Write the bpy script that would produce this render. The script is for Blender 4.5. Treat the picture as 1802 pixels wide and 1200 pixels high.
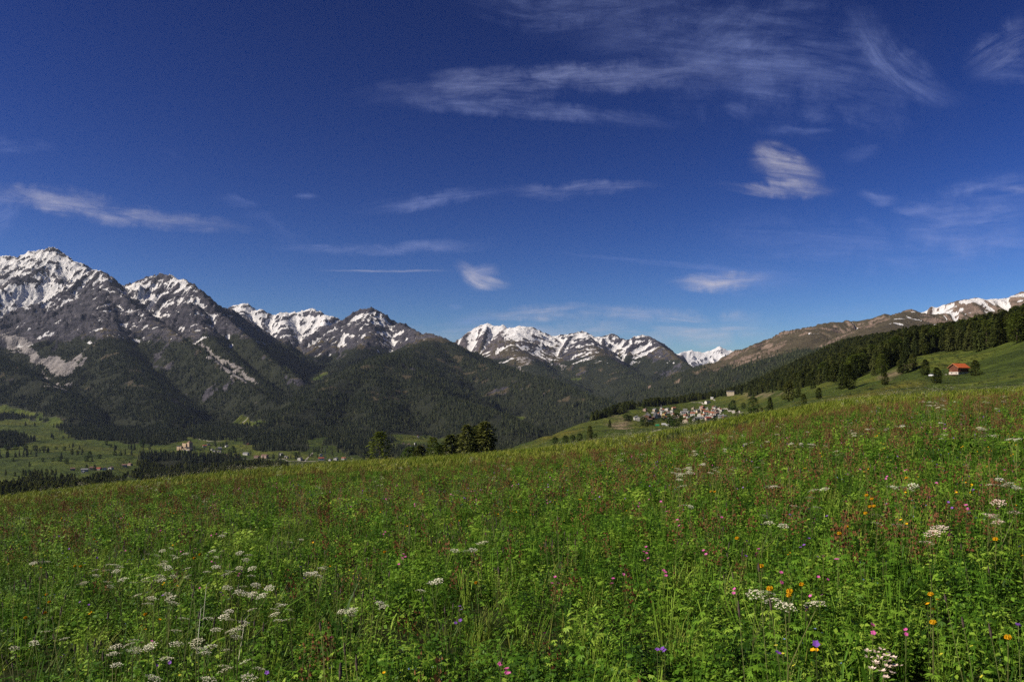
import bpy, bmesh, math, random
import numpy as np
from mathutils import Vector, Matrix, Euler

# ------------------------------------------------------------------ camera, sky, sun, exposure
F = 1414.0; CX = 901.0; HY = 690.0           # photo focal length and horizon, in photo pixels
scene = bpy.context.scene
for o in list(bpy.data.objects): bpy.data.objects.remove(o)
cam_d = bpy.data.cameras.new('camera'); cam = bpy.data.objects.new('camera', cam_d)
scene.collection.objects.link(cam); scene.camera = cam
cam.location = (0, 0, 0); cam.rotation_euler = (math.radians(90), 0, 0)
cam_d.sensor_width = 36; cam_d.lens = 36*F/1802; cam_d.shift_y = (HY-600)/1802
cam_d.clip_start = 0.1; cam_d.clip_end = 400000

SUN_AZ, SUN_EL = math.radians(254), math.radians(37)      # azimuth clockwise from the view direction
sun_dir = Vector((math.sin(SUN_AZ)*math.cos(SUN_EL), math.cos(SUN_AZ)*math.cos(SUN_EL), math.sin(SUN_EL)))
world = bpy.data.worlds.new('World'); scene.world = world; world.use_nodes = True
wt = world.node_tree; wt.nodes.clear()
sky = wt.nodes.new('ShaderNodeTexSky'); sky.sky_type = 'NISHITA'; sky.sun_disc = False
sky.sun_elevation = SUN_EL; sky.sun_rotation = SUN_AZ; sky.altitude = 1650
sky.air_density = 1.0; sky.dust_density = 1.0; sky.ozone_density = 3.0
gam = wt.nodes.new('ShaderNodeGamma'); gam.inputs[1].default_value = 2.0
hs = wt.nodes.new('ShaderNodeHueSaturation'); hs.inputs['Hue'].default_value = 0.512; hs.inputs['Saturation'].default_value = 1.06; hs.inputs['Value'].default_value = 0.20
bg = wt.nodes.new('ShaderNodeBackground'); bg.inputs['Strength'].default_value = 0.05
wo = wt.nodes.new('ShaderNodeOutputWorld')
wt.links.new(sky.outputs[0], gam.inputs[0]); wt.links.new(gam.outputs[0], hs.inputs['Color'])
wt.links.new(hs.outputs[0], bg.inputs['Color']); wt.links.new(bg.outputs[0], wo.inputs['Surface'])
sl = bpy.data.lights.new('sun', 'SUN'); sl.energy = 5.0; sl.angle = math.radians(0.5); sl.color = (1.0, 0.9, 0.76)
so = bpy.data.objects.new('sun', sl); scene.collection.objects.link(so)
so.rotation_euler = sun_dir.to_track_quat('Z', 'Y').to_euler(); so.location = (0, -50, 300)
vs = scene.view_settings; vs.view_transform = 'Standard'; vs.look = 'None'; vs.gamma = 1.0; vs.use_curve_mapping = False
vs.exposure = 0.4
scene.cycles.max_bounces = 6; scene.cycles.diffuse_bounces = 1; scene.cycles.glossy_bounces = 1
scene.cycles.transmission_bounces = 3; scene.cycles.transparent_max_bounces = 12; scene.cycles.volume_bounces = 0
scene.cycles.use_denoising = False
HAZE = 1.05e-5

rnd = random.Random(11)
nr = np.random.default_rng(7)
COL = scene.collection

# ------------------------------------------------------------------ small helpers
def tag(o, label=None, cat=None, group=None, kind=None):
    if label: o['label'] = label
    if cat: o['category'] = cat
    if group: o['group'] = group
    if kind: o['kind'] = kind
    return o
def empty(name, loc, rz=0.0, s=1.0):
    o = bpy.data.objects.new(name, None); COL.objects.link(o)
    o.location = loc; o.rotation_euler = (0, 0, rz); o.scale = (s, s, s); o.empty_display_size = 0.2
    return o
def link(name, me, parent=None, loc=None):
    o = bpy.data.objects.new(name, me); COL.objects.link(o)
    if parent is not None: o.parent = parent
    if loc is not None: o.location = loc
    return o
def mesh_np(name, V, Q, mats, smooth=False, T=None, matidx=None):
    """V (n,3), Q quads (m,4), T triangles (k,3)"""
    me = bpy.data.meshes.new(name)
    V = np.asarray(V, np.float32)
    Q = np.zeros((0, 4), np.int32) if Q is None else np.asarray(Q, np.int32)
    T = np.zeros((0, 3), np.int32) if T is None else np.asarray(T, np.int32)
    me.vertices.add(len(V)); me.vertices.foreach_set('co', V.ravel())
    nl = Q.size + T.size
    if nl:
        me.loops.add(nl); me.loops.foreach_set('vertex_index', np.concatenate([Q.ravel(), T.ravel()]))
        n = len(Q)+len(T)
        me.polygons.add(n)
        st = np.concatenate([np.arange(len(Q))*4, len(Q)*4+np.arange(len(T))*3]).astype(np.int32)
        me.polygons.foreach_set('loop_start', st)
        if matidx is not None: me.polygons.foreach_set('material_index', np.asarray(matidx, np.int32))
        me.polygons.foreach_set('use_smooth', np.full(n, smooth, bool))
    for m in mats: me.materials.append(m)
    me.update(calc_edges=True)
    return me
def attr(me, name, arr, typ='FLOAT'):
    a = me.attributes.new(name, typ, 'POINT')
    key = {'FLOAT': 'value', 'INT': 'value', 'FLOAT_VECTOR': 'vector'}[typ]
    a.data.foreach_set(key, np.asarray(arr, np.int32 if typ == 'INT' else np.float32).ravel())

class MB:
    """collects faces of a mesh with material indices"""
    def __init__(s): s.v = []; s.f = []; s.m = []
    def face(s, pts, m=0):
        i = len(s.v); s.v += [tuple(p) for p in pts]; s.f.append(tuple(range(i, i+len(pts)))); s.m.append(m)
    def box(s, x0, x1, y0, y1, z0, z1, m=0):
        i = len(s.v)
        s.v += [(x0,y0,z0),(x1,y0,z0),(x1,y1,z0),(x0,y1,z0),(x0,y0,z1),(x1,y0,z1),(x1,y1,z1),(x0,y1,z1)]
        for f in ((3,2,1,0),(4,5,6,7),(0,1,5,4),(1,2,6,5),(2,3,7,6),(3,0,4,7)):
            s.f.append(tuple(i+k for k in f)); s.m.append(m)
    def bar(s, a, b, r0, r1=None, n=5, m=0):
        r1 = r0 if r1 is None else r1
        a, b = Vector(a), Vector(b); d = (b-a)
        if d.length < 1e-9: return
        d.normalize(); q = d.orthogonal().normalized(); w = d.cross(q); i = len(s.v)
        for (c, r) in ((a, r0), (b, r1)):
            for k in range(n):
                t = 2*math.pi*k/n; p = c+(q*math.cos(t)+w*math.sin(t))*r; s.v.append(tuple(p))
        for k in range(n):
            k2 = (k+1) % n; s.f.append((i+k, i+k2, i+n+k2, i+n+k)); s.m.append(m)
        s.f.append(tuple(i+n+k for k in range(n))); s.m.append(m)
    def prism(s, prof, y0, y1, m=0):
        """profile in xz extruded along y"""
        i = len(s.v); n = len(prof)
        s.v += [(x, y0, z) for x, z in prof]+[(x, y1, z) for x, z in prof]
        s.f.append(tuple(range(i, i+n))); s.m.append(m)
        s.f.append(tuple(range(i+2*n-1, i+n-1, -1))); s.m.append(m)
        for k in range(n):
            k2 = (k+1) % n; s.f.append((i+k2, i+k, i+n+k, i+n+k2)); s.m.append(m)
    def mesh(s, name, mats, smooth=False):
        me = bpy.data.meshes.new(name); me.from_pydata(s.v, [], s.f)
        for m in mats: me.materials.append(m)
        me.polygons.foreach_set('material_index', np.array(s.m, np.int32))
        if smooth: me.polygons.foreach_set('use_smooth', np.full(len(s.f), True))
        me.update(); return me
    def build(s, name, mat, parent=None, loc=None, smooth=False):
        return link(name, s.mesh(name, mat if isinstance(mat, list) else [mat], smooth), parent, loc)

# ------------------------------------------------------------------ materials
class NT:
    def __init__(s, name):
        s.mat = bpy.data.materials.new(name); s.mat.use_nodes = True; s.t = s.mat.node_tree; s.t.nodes.clear()
        s.out = s.n('ShaderNodeOutputMaterial')
    def n(s, typ, **kw):
        nd = s.t.nodes.new(typ)
        for k, v in kw.items(): setattr(nd, k, v)
        return nd
    def l(s, a, b): s.t.links.new(a, b)
    def put(s, sock, v):
        if isinstance(v, bpy.types.NodeSocket): s.l(v, sock)
        elif isinstance(v, (tuple, list)) and sock.type == 'RGBA' and len(v) == 3: sock.default_value = (*v, 1)
        else: sock.default_value = v
    def math(s, op, a, b=0.0, clamp=False):
        nd = s.n('ShaderNodeMath', operation=op, use_clamp=clamp); s.put(nd.inputs[0], a); s.put(nd.inputs[1], b); return nd.outputs[0]
    def mix(s, f, a, b, blend='MIX'):
        nd = s.n('ShaderNodeMix', data_type='RGBA', blend_type=blend); s.put(nd.inputs[0], f); s.put(nd.inputs[6], a); s.put(nd.inputs[7], b); return nd.outputs[2]
    def noise(s, vec, scale, detail=4, rough=0.55, dist=0.0):
        nd = s.n('ShaderNodeTexNoise'); s.l(vec, nd.inputs['Vector']); nd.inputs['Scale'].default_value = scale
        nd.inputs['Detail'].default_value = detail; nd.inputs['Roughness'].default_value = rough; nd.inputs['Distortion'].default_value = dist
        return nd.outputs[0]
    def ramp(s, v, stops):
        nd = s.n('ShaderNodeValToRGB'); cr = nd.color_ramp
        while len(cr.elements) < len(stops): cr.elements.new(0.5)
        for e, (p, c) in zip(cr.elements, stops): e.position = p; e.color = (*c, 1) if len(c) == 3 else c
        s.put(nd.inputs[0], v); return nd.outputs[0]
    def step(s, v, lo, hi):
        nd = s.n('ShaderNodeMapRange', interpolation_type='SMOOTHSTEP'); s.put(nd.inputs[0], v)
        nd.inputs[1].default_value = lo; nd.inputs[2].default_value = hi; return nd.outputs[0]
    def pos(s): return s.n('ShaderNodeNewGeometry').outputs['Position']
    def at(s, name, inst=False):
        nd = s.n('ShaderNodeAttribute', attribute_name=name)
        if inst: nd.attribute_type = 'INSTANCER'
        return nd.outputs['Fac']
    def scaled(s, vec, k):
        nd = s.n('ShaderNodeVectorMath', operation='MULTIPLY'); s.l(vec, nd.inputs[0]); nd.inputs[1].default_value = k; return nd.outputs[0]
    def rand(s): return s.n('ShaderNodeObjectInfo').outputs['Random']
    def bump(s, h, strength, dist):
        nd = s.n('ShaderNodeBump'); s.l(h, nd.inputs['Height']); nd.inputs['Strength'].default_value = strength; nd.inputs['Distance'].default_value = dist; return nd.outputs[0]
    def principled(s, col, rough=0.8, normal=None, spec=0.2, metal=0.0):
        p = s.n('ShaderNodeBsdfPrincipled'); s.put(p.inputs['Base Color'], col); s.put(p.inputs['Roughness'], rough)
        p.inputs['Specular IOR Level'].default_value = spec; p.inputs['Metallic'].default_value = metal
        if normal is not None: s.l(normal, p.inputs['Normal'])
        s.l(p.outputs[0], s.out.inputs['Surface']); return s.mat
    def leaf(s, col, trans=0.35):
        d = s.n('ShaderNodeBsdfDiffuse'); s.put(d.inputs[0], col)
        t = s.n('ShaderNodeBsdfTranslucent'); s.put(t.inputs[0], col)
        m = s.n('ShaderNodeMixShader'); m.inputs[0].default_value = trans
        s.l(d.outputs[0], m.inputs[1]); s.l(t.outputs[0], m.inputs[2]); s.l(m.outputs[0], s.out.inputs['Surface']); return s.mat

def plain(name, col, var=0.25, scale=3.0, rough=0.85, spec=0.2, obj=True):
    """a colour with blotches and grain, in object space"""
    b = NT(name); v = b.n('ShaderNodeTexCoord').outputs['Object']
    n = b.noise(v, scale, 5, 0.6)
    lo = tuple(c*(1-var) for c in col); hi = tuple(min(1, c*(1+var)) for c in col)
    return b.principled(b.ramp(n, [(0.3, lo), (0.7, hi)]), rough, None, spec)

# ------------------------------------------------------------------ noise
def _hash(ix, iy, seed):
    h = (ix.astype(np.int64)*374761393 + iy.astype(np.int64)*668265263 + seed*144269504) & 0xffffffff
    h = ((h ^ (h >> 13))*1274126177) & 0xffffffff
    return ((h ^ (h >> 16)) & 0xffffff).astype(np.float32)/np.float32(0xffffff)
def vnoise(x, y, seed=0):
    ix = np.floor(x); iy = np.floor(y); fx = (x-ix).astype(np.float32); fy = (y-iy).astype(np.float32)
    fx = fx*fx*fx*(fx*(fx*6-15)+10); fy = fy*fy*fy*(fy*(fy*6-15)+10)
    ix = ix.astype(np.int64); iy = iy.astype(np.int64)
    a = _hash(ix, iy, seed); b = _hash(ix+1, iy, seed); c = _hash(ix, iy+1, seed); d = _hash(ix+1, iy+1, seed)
    return (a+(b-a)*fx)*(1-fy)+(c+(d-c)*fx)*fy           # 0..1
def fbm(x, y, oct=5, seed=0, gain=0.5, ridged=False):
    s = 0; a = 1.0; t = 0
    for k in range(oct):
        n = vnoise(x, y, seed+k*17)
        if ridged: n = 1-np.abs(2*n-1); n = n*n
        s = s+a*n; t += a; a *= gain
        x, y = x*1.7-y*1.07+13.7, x*1.07+y*1.7+7.3
    return s/t
def sstep(a, b, x):
    t = np.clip((x-a)/(b-a), 0, 1); return t*t*(3-2*t)
def inpoly(px, py, poly):
    r = np.zeros(px.shape, bool); n = len(poly)
    for i in range(n):
        (x1, y1), (x2, y2) = poly[i], poly[(i+1) % n]
        if y1 == y2: continue
        c = ((y1 > py) != (y2 > py)) & (px < (x2-x1)*(py-y1)/(y2-y1)+x1)
        r ^= c
    return r

# ------------------------------------------------------------------ the lie of the land: one height function
# profiles of the ground along bearings: (photo column): (depth in metres, row it projects to)
COLS = {
 -400: [(65,920),(150,930),(400,935),(900,905),(1500,880),(2000,850),(2600,810),(3200,770),(3900,745),(4600,720)],
 -100: [(70,892),(150,908),(400,915),(900,900),(1500,870),(2000,832),(2600,797),(3200,767),(3900,744),(4600,722)],
 0:    [(70,879),(150,897),(400,905),(900,890),(1500,862),(2000,830),(2600,794),(3200,764),(3900,742),(4600,717)],
 200:  [(72,855),(150,874),(400,890),(1000,885),(1600,852),(2000,824),(2600,794),(3300,774),(4000,752)],
 265:  [(74,848),(150,866),(400,886),(1100,880),(2050,848),(2250,826),(2450,806),(2700,796),(2900,788),(3200,776),(3700,760)],
 330:  [(75,842),(150,860),(400,880),(1200,875),(2150,845),(2350,815),(2550,789),(2650,789),(2800,787),(3000,780),(3400,766)],
 400:  [(78,835),(155,854),(400,874),(1250,868),(2050,838),(2300,818),(2500,806),(2700,799),(2850,790),(3050,779),(3400,766)],
 450:  [(80,830),(160,848),(400,868),(1300,860),(2000,830),(2400,812),(2700,798),(3000,783),(3500,762)],
 560:  [(83,821),(165,838),(400,855),(1500,845),(2200,822),(2500,808),(2900,792),(3200,769),(3600,755)],
 700:  [(85,813),(170,830),(400,845),(1500,840),(2400,825),(2900,802),(3300,784),(3700,770),(4200,760)],
 830:  [(88,804),(170,818),(400,832),(1500,830),(2500,815),(3200,790),(4000,775)],
 930:  [(92,796),(180,803),(400,806),(700,797),(1000,784),(1150,777),(1400,800),(2000,815),(3000,790)],
 1000: [(95,788),(180,792),(400,789),(700,778),(1100,762),(1500,745),(1700,752),(2200,790),(3200,785)],
 1100: [(100,773),(200,778),(450,774),(800,765),(1200,752),(1600,732),(1950,713),(2200,720),(3000,770),(4500,750)],
 1200: [(105,758),(200,763),(500,762),(900,756),(1400,748),(1650,740),(1800,731),(2000,717),(2300,706),(2600,712),(4000,750)],
 1300: [(100,739),(200,744),(500,742),(900,736),(1300,728),(1600,717),(1900,699),(2200,692),(2600,690),(3200,684)],
 1400: [(95,722),(180,725),(300,720),(420,711),(600,703),(850,694),(1200,682),(2000,657),(2800,634)],
 1500: [(85,707),(150,709),(230,705),(350,695),(500,684),(650,673),(900,655),(1500,625),(2400,597)],
 1600: [(78,699),(130,702),(200,697),(300,683),(420,665),(550,643),(650,630),(900,613),(1500,593),(2000,592)],
 1700: [(74,693),(130,696),(200,689),(300,677),(400,667),(470,659),(600,628),(850,600),(1150,583)],
 1800: [(70,689),(130,690),(200,674),(300,652),(400,626),(500,600),(700,579),(1000,565)],
 1950: [(68,682),(130,678),(200,657),(300,627),(400,602),(500,575),(700,550),(1000,538)],
 2300: [(65,664),(130,655),(200,630),(300,595),(400,565),(500,540),(700,515),(1000,500)],
}
_cp = np.array(sorted(COLS)); _ld = np.linspace(math.log(60), math.log(40000), 420)
_tab = []
for c in _cp:
    pr = COLS[int(c)]; D = np.array([p[0] for p in pr], float); Z = np.array([(HY-p[1])/F*p[0] for p in pr])
    dd = np.exp(_ld); row = np.interp(_ld, np.log(D), (HY-np.array([p[1] for p in pr]))/F)
    z = row*dd; z[dd > D[-1]] = Z[-1]
    _tab.append(z/dd)
_tab = np.array(_tab)                                     # tangent of elevation
_pxs = np.arange(-400, 2301, 10.0)
_T = np.array([np.interp(_pxs, _cp, _tab[:, k]) for k in range(len(_ld))]).T
def _gauss(a, sig, ax):
    r = int(3*sig)+1; k = np.exp(-0.5*(np.arange(-r, r+1)/sig)**2); k /= k.sum()
    p = [(0, 0)]*a.ndim; p[ax] = (r, r); b = np.pad(a, p, mode='edge')
    return np.apply_along_axis(lambda v: np.convolve(v, k, 'valid'), ax, b)
_T = _gauss(_gauss(_T, 3.0, 0), 3.0, 1)
_eD = np.array([COLS[int(c)][0][0] for c in _cp], float); _eP = np.array([COLS[int(c)][0][1] for c in _cp], float)
_eS = np.interp(_pxs, _cp, ((HY-_eP)/F*_eD+1.6)/_eD); _eS = np.convolve(np.pad(_eS, 8, mode='edge'), np.ones(17)/17, 'valid')

def table(px, D):
    fx = np.clip((px-_pxs[0])/10.0, 0, len(_pxs)-1.001); fy = np.clip((np.log(np.maximum(D, 60))-_ld[0])/(_ld[1]-_ld[0]), 0, len(_ld)-1.001)
    i = fx.astype(int); j = fy.astype(int); a = fx-i; b = fy-j
    return (_T[i, j]*(1-a)+_T[i+1, j]*a)*(1-b)+(_T[i, j+1]*(1-a)+_T[i+1, j+1]*a)*b
def base_h(X, Y):
    X = np.asarray(X, float); Y = np.asarray(Y, float)
    D = np.maximum(Y, 0.01); u = X/D; uc = np.clip(u, -0.92, 0.98); px = CX+F*uc
    s = np.interp(px, _pxs, _eS)
    zn = -1.6+D*s+0.105*(X-uc*D)-0.054*np.minimum(Y, 0)
    zf = table(px, D)*D+0.02*(X-uc*D)
    w = sstep(55, 78, D)
    z = zn*(1-w)+zf*w
    return z+(fbm(X/3.0, Y/3.0, 3, 5)-0.5)*0.16+(fbm(X/35, Y/35, 3, 9)-0.5)*np.clip(D/150, 0.1, 4.0)*sstep(30, 300, D)*1.6+(fbm(X/160, Y/160, 4, 19)-0.5)*sstep(400, 1500, D)*16+np.sin(z*0.57+fbm(X/260, Y/260, 3, 23)*14)*1.7*sstep(1150, 1500, D)*sstep(-150, -350, X)*(D < 3800)

# crests and spurs: (column, row, depth); steep drop A over L metres, then slope s
RIDGES = [
 dict(g=0, A=420, L=420, s=0.34, p=[(-420,470,7900),(-200,455,7800),(-60,436,7700),(0,452,7500),(20,448,7500),(32,456,7500),(60,442,7400),(82,443,7350),(95,438,7300),(120,455,7200),(150,472,7100),(175,478,7000),(190,487,6900),(213,502,6900)]),
 dict(g=0, A=250, L=350, s=0.42, p=[(190,486,6800),(187,497,6600),(213,521,6350),(257,553,6100),(287,571,5900),(320,594,5650),(362,622,5350),(420,662,4950),(490,712,4400)]),
 dict(g=0, r=120, A=160, L=300, s=0.40, p=[(187,498,6550),(178,545,6050),(205,610,5400),(250,670,4700),(300,735,3900)]),
 dict(g=0, r=130, A=200, L=350, s=0.40, p=[(-420,520,5600),(-200,560,5300),(-60,604,5000),(0,628,4800),(60,660,4600),(112,690,4350),(140,722,4000)]),
 dict(g=0, A=150, L=250, s=0.5, p=[(60,444,7380),(40,490,7000),(-20,545,6500),(-40,580,6200)]),
 dict(g=0, A=150, L=250, s=0.5, p=[(95,440,7280),(110,500,6900),(140,545,6500),(150,600,6050)]),
 dict(g=1, A=430, L=420, s=0.36, p=[(190,500,7500),(213,507,7400),(240,499,7200),(265,488,7000),(285,482,6900),(292,486,6890),(300,484,6850),(312,492,6800),(330,500,6700),(342,505,6600),(352,513,6550),(375,535,6450),(400,560,6300),(440,597,6050),(470,625,5850),(500,648,5600),(525,664,5400)]),
 dict(g=1, r=90, A=180, L=260, s=0.45, p=[(345,506,6600),(340,540,6350),(370,590,5950),(420,640,5450),(500,705,4750)]),
 dict(g=2, A=430, L=500, s=0.36, p=[(360,566,10600),(400,548,10400),(418,540,10300),(430,534,10300),(445,545,10200),(465,547,10200),(482,556,10200),(500,549,10200),(520,550,10200),(533,546,10200),(545,542,10200),(560,548,10100),(575,553,10000),(592,560,10000),(620,572,9900)]),
 dict(g=2, r=70, A=200, L=400, s=0.42, p=[(430,535,10280),(425,575,9700),(450,610,9000)]),
 dict(g=2, r=70, A=200, L=400, s=0.42, p=[(500,549,10180),(505,590,9600),(515,632,8700)]),
 dict(g=3, A=330, L=350, s=0.38, p=[(500,652,7300),(540,622,7700),(575,596,8100),(600,572,8350),(618,558,8450),(632,548,8450),(642,542,8400),(652,541,8400),(662,550,8350),(672,560,8300),(686,573,8250),(705,571,8100),(722,578,7900),(742,588,7600),(760,587,7400),(775,592,7300),(796,606,7200)]),
 dict(g=3, r=80, A=140, L=260, s=0.42, p=[(648,543,8380),(655,585,7800),(620,625,7100),(560,665,6300)]),
 dict(g=4, A=120, L=300, s=0.40, p=[(760,592,7200),(742,607,6600),(700,622,5800),(667,630,5150),(633,645,4900),(590,672,4500),(550,698,4150),(500,735,3700)]),
 dict(g=4, A=100, L=300, s=0.40, p=[(667,630,5150),(700,648,5000),(740,675,4700),(777,697,4400),(843,718,4000),(915,748,3500)]),
 dict(g=4, A=80, L=300, s=0.38, p=[(667,632,5100),(650,690,4400),(660,745,3750)]),
 dict(g=4, A=120, L=300, s=0.38, p=[(770,595,7200),(797,612,6800),(830,634,6450),(865,640,6250),(900,648,6000),(970,670,5500),(1050,702,4900),(1105,722,4400)]),
 dict(g=5, A=330, L=500, s=0.30, p=[(780,612,11200),(800,604,11100),(830,581,11000),(845,573,11000),(858,570,11000),(880,574,10900),(887,570,10900),(893,577,10900),(902,577,10900),(915,573,10800),(940,585,10700),(975,596,10600)]),
 dict(g=5, r=110, A=80, L=300, s=0.36, p=[(915,574,10780),(900,612,9700),(950,650,8500),(1010,690,7300)]),
 dict(g=6, A=300, L=450, s=0.30, p=[(965,600,10900),(980,590,10800),(1000,588,10700),(1010,585,10700),(1025,584,10700),(1050,593,10600),(1065,590,10600),(1078,587,10600),(1090,595,10500),(1108,596,10400),(1130,590,10400),(1150,597,10200),(1175,616,9900),(1190,628,9700),(1215,645,9300),(1252,669,8700)]),
 dict(g=6, r=110, A=80, L=300, s=0.36, p=[(1025,586,10650),(1055,625,9600),(1110,660,8500),(1180,695,7200)]),
 dict(g=7, A=700, L=1100, s=0.22, p=[(1120,640,23000),(1180,626,22500),(1200,619,22000),(1215,616,22000),(1235,619,22000),(1250,615,22000),(1265,608,22000),(1280,616,22000),(1295,619,22000),(1312,630,22000),(1360,645,22000)]),
 dict(g=8, A=210, L=350, s=0.42, p=[(1300,646,6500),(1312,636,6500),(1332,618,6500),(1370,604,6500),(1400,588,6500),(1440,570,6500),(1455,567,6400),(1480,566,6400),(1500,562,6400),(1540,556,6300),(1580,549,6200),(1600,544,6200),(1622,548,6200),(1660,534,6100),(1700,525,6000),(1720,523,6000),(1745,524,6000),(1775,522,6000),(1802,514,5900),(1950,480,5800),(2300,440,5600)]),
 dict(g=8, r=160, A=60, L=200, s=0.36, p=[(1440,571,6480),(1430,592,5600),(1400,625,4700)]),
 dict(g=8, r=160, A=60, L=200, s=0.36, p=[(1602,546,6180),(1560,570,5300),(1520,590,4500)]),
]
def P(px, py, D): return ((px-CX)/F*D, D, (HY-py)/F*D)

_sr = random.Random(41)
def spurs():
    out = []
    for R in [r for r in RIDGES if r['g'] in (0, 1, 2, 3, 5, 6, 7) and len(r['p']) > 8]:
        pts = np.array([P(*p) for p in R['p']]); big = 2.2 if R['g'] == 7 else 1.0
        seg = np.hypot(np.diff(pts[:, 0]), np.diff(pts[:, 1])); L = np.concatenate([[0], np.cumsum(seg)]); a = _sr.uniform(50, 200)
        while a < L[-1]:
            c = [float(np.interp(a, L, pts[:, k])) for k in range(3)]; e = [float(np.interp(min(a+150, L[-1]), L, pts[:, k])-np.interp(max(a-150, 0), L, pts[:, k])) for k in range(2)]
            n = math.hypot(*e); d = (-e[1]/n, e[0]/n)
            if d[1] > 0: d = (-d[0], -d[1])
            t = _sr.uniform(-0.45, 0.45); d = (d[0]*math.cos(t)-d[1]*math.sin(t), d[0]*math.sin(t)+d[1]*math.cos(t)); bst = _sr.uniform(100, 210)*big; q = []; x, y = c[0], c[1]; pd = 0
            for dd in (0, 130, 330, 650, 1050, 1550, 2150):
                dd *= big; tt = _sr.uniform(-0.22, 0.22); st = dd-pd; x += (d[0]*math.cos(tt)-d[1]*math.sin(tt))*st; y += (d[0]*math.sin(tt)+d[1]*math.cos(tt))*st; pd = dd
                z = c[2]-8-R['A']*(1-math.exp(-dd/R['L']))-R['s']*dd+bst*(1-math.exp(-dd/(220*big)))*math.exp(-dd/(2200*big))
                if z < 60: break
                q.append((x, y, z))
            if len(q) > 2: out.append(dict(g=R['g'], A=0, L=1, s=_sr.uniform(0.85, 1.25), r=14*big, q=q, spur=900*big))
            a += _sr.uniform(260, 560)*big
    return out
SPURS = spurs()
def height(X, Y):
    shp = X.shape; X = X.ravel().astype(np.float32); Y = Y.ravel().astype(np.float32)
    z = base_h(X, Y).astype(np.float32); rid = np.full(X.shape, -1, np.int8); dmin = np.full(X.shape, 1e9, np.float32)
    wx = (fbm(X/700, Y/700, 3, 31)-0.5)*220; wy = (fbm(X/700, Y/700, 3, 37)-0.5)*220
    wx += (fbm(X/160, Y/160, 3, 41)-0.5)*70; wy += (fbm(X/160, Y/160, 3, 43)-0.5)*70
    for ri, R in enumerate(RIDGES+SPURS):
        pts = np.array(R['q'] if 'q' in R else [P(*p) for p in R['p']], np.float32); sp = R.get('spur'); rx = sp or 4200
        lo = pts[:, 1].min()-rx; hi = pts[:, 1].max()+(sp or 2500)
        if R['g'] == 7 and not sp: lo = 14000; hi = 31000
        xlo = pts[:, 0].min()-rx; xhi = pts[:, 0].max()+rx
        ix = np.nonzero((Y > max(lo, 1900)) & (Y < hi) & (X > xlo) & (X < xhi))[0]
        if not len(ix): continue
        px_, py_ = X[ix], Y[ix]
        # first pass: plain distance to the crest line, so the warp can fade out on the crest itself
        def dist(qx, qy):
            bd = np.full(qx.shape, 1e9, np.float32); bz = np.zeros(qx.shape, np.float32); bs = np.zeros(qx.shape, np.float32); acc = 0.0; sd = np.zeros(qx.shape, np.float32)
            for a, b in zip(pts[:-1], pts[1:]):
                e = b-a; L2 = float(e[0]**2+e[1]**2); L = math.sqrt(L2)
                t = np.clip(((qx-a[0])*e[0]+(qy-a[1])*e[1])/L2, 0, 1)
                d = np.hypot(qx-(a[0]+t*e[0]), qy-(a[1]+t*e[1]))
                m = d < bd
                bd = np.where(m, d, bd); bz = np.where(m, a[2]+t*e[2], bz); bs = np.where(m, acc+t*L, bs)
                acc += L
            return bd, bz, bs
        d0, _, _ = dist(px_, py_)
        w = sstep(20, 450, d0)
        d, zc, s = dist(px_+wx[ix]*w, py_+wy[ix]*w)
        big = 2.0 if R['g'] == 7 else 1.0
        s = s+(fbm(px_/350, py_/350, 3, 47)-0.5)*260*big; gul = (fbm(s/(190*big)+ri*9.1, d/(1000*big), 4, 51+ri, 0.55, True)-0.45)*(1+0.9*sstep(250, 600, zc-0.35*d))
        amp = (14+62*np.minimum(d/250, 1)+40*np.minimum(d/900, 1))*big
        rr = R.get('r', {4: 110, 0: 40, 1: 40, 3: 40, 8: 90, 2: 30, 5: 45, 6: 45}.get(R['g'], 60))
        dr = np.sqrt(d*d+rr*rr)-rr*0.9; dr = np.maximum(dr, 0)*(0.78+0.5*fbm(px_/900, py_/900, 3, 61+ri)); gul = gul*(0.45 if sp else 1)
        h = zc-R['A']*(1-np.exp(-dr/R['L']))-R['s']*dr+gul*amp
        m = h > z[ix]
        rid[ix] = np.where(m, R['g'], rid[ix]); dmin[ix] = np.minimum(dmin[ix], d)
        k = 14.0
        zi = z[ix]; z[ix] = np.maximum(zi, h)+k*np.log1p(np.exp(-np.abs(zi-h)/k))*(w+0.05)
    rf = sstep(180, 620, z)*(rid >= 0)
    sc = 1.0+1.2*(Y > 14000)
    cr = 0.25+0.75*sstep(10, 260, dmin)
    z += rf*cr*((fbm(X/(420*sc), Y/(420*sc), 6, 71, 0.58, True)-0.42)*130)*np.where(rid == 8, 0.2, 1)
    z += (rid >= 0)*(fbm(X/90, Y/90, 4, 77)-0.5)*14*cr + rf*(fbm(X/60, Y/60, 4, 79, 0.62, True)-0.4)*np.where((rid >= 0) & (rid <= 3), 52, 34)*np.where(rid == 8, 0.2, 1)
    return z.reshape(shp), rid.reshape(shp), dmin.reshape(shp)

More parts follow.
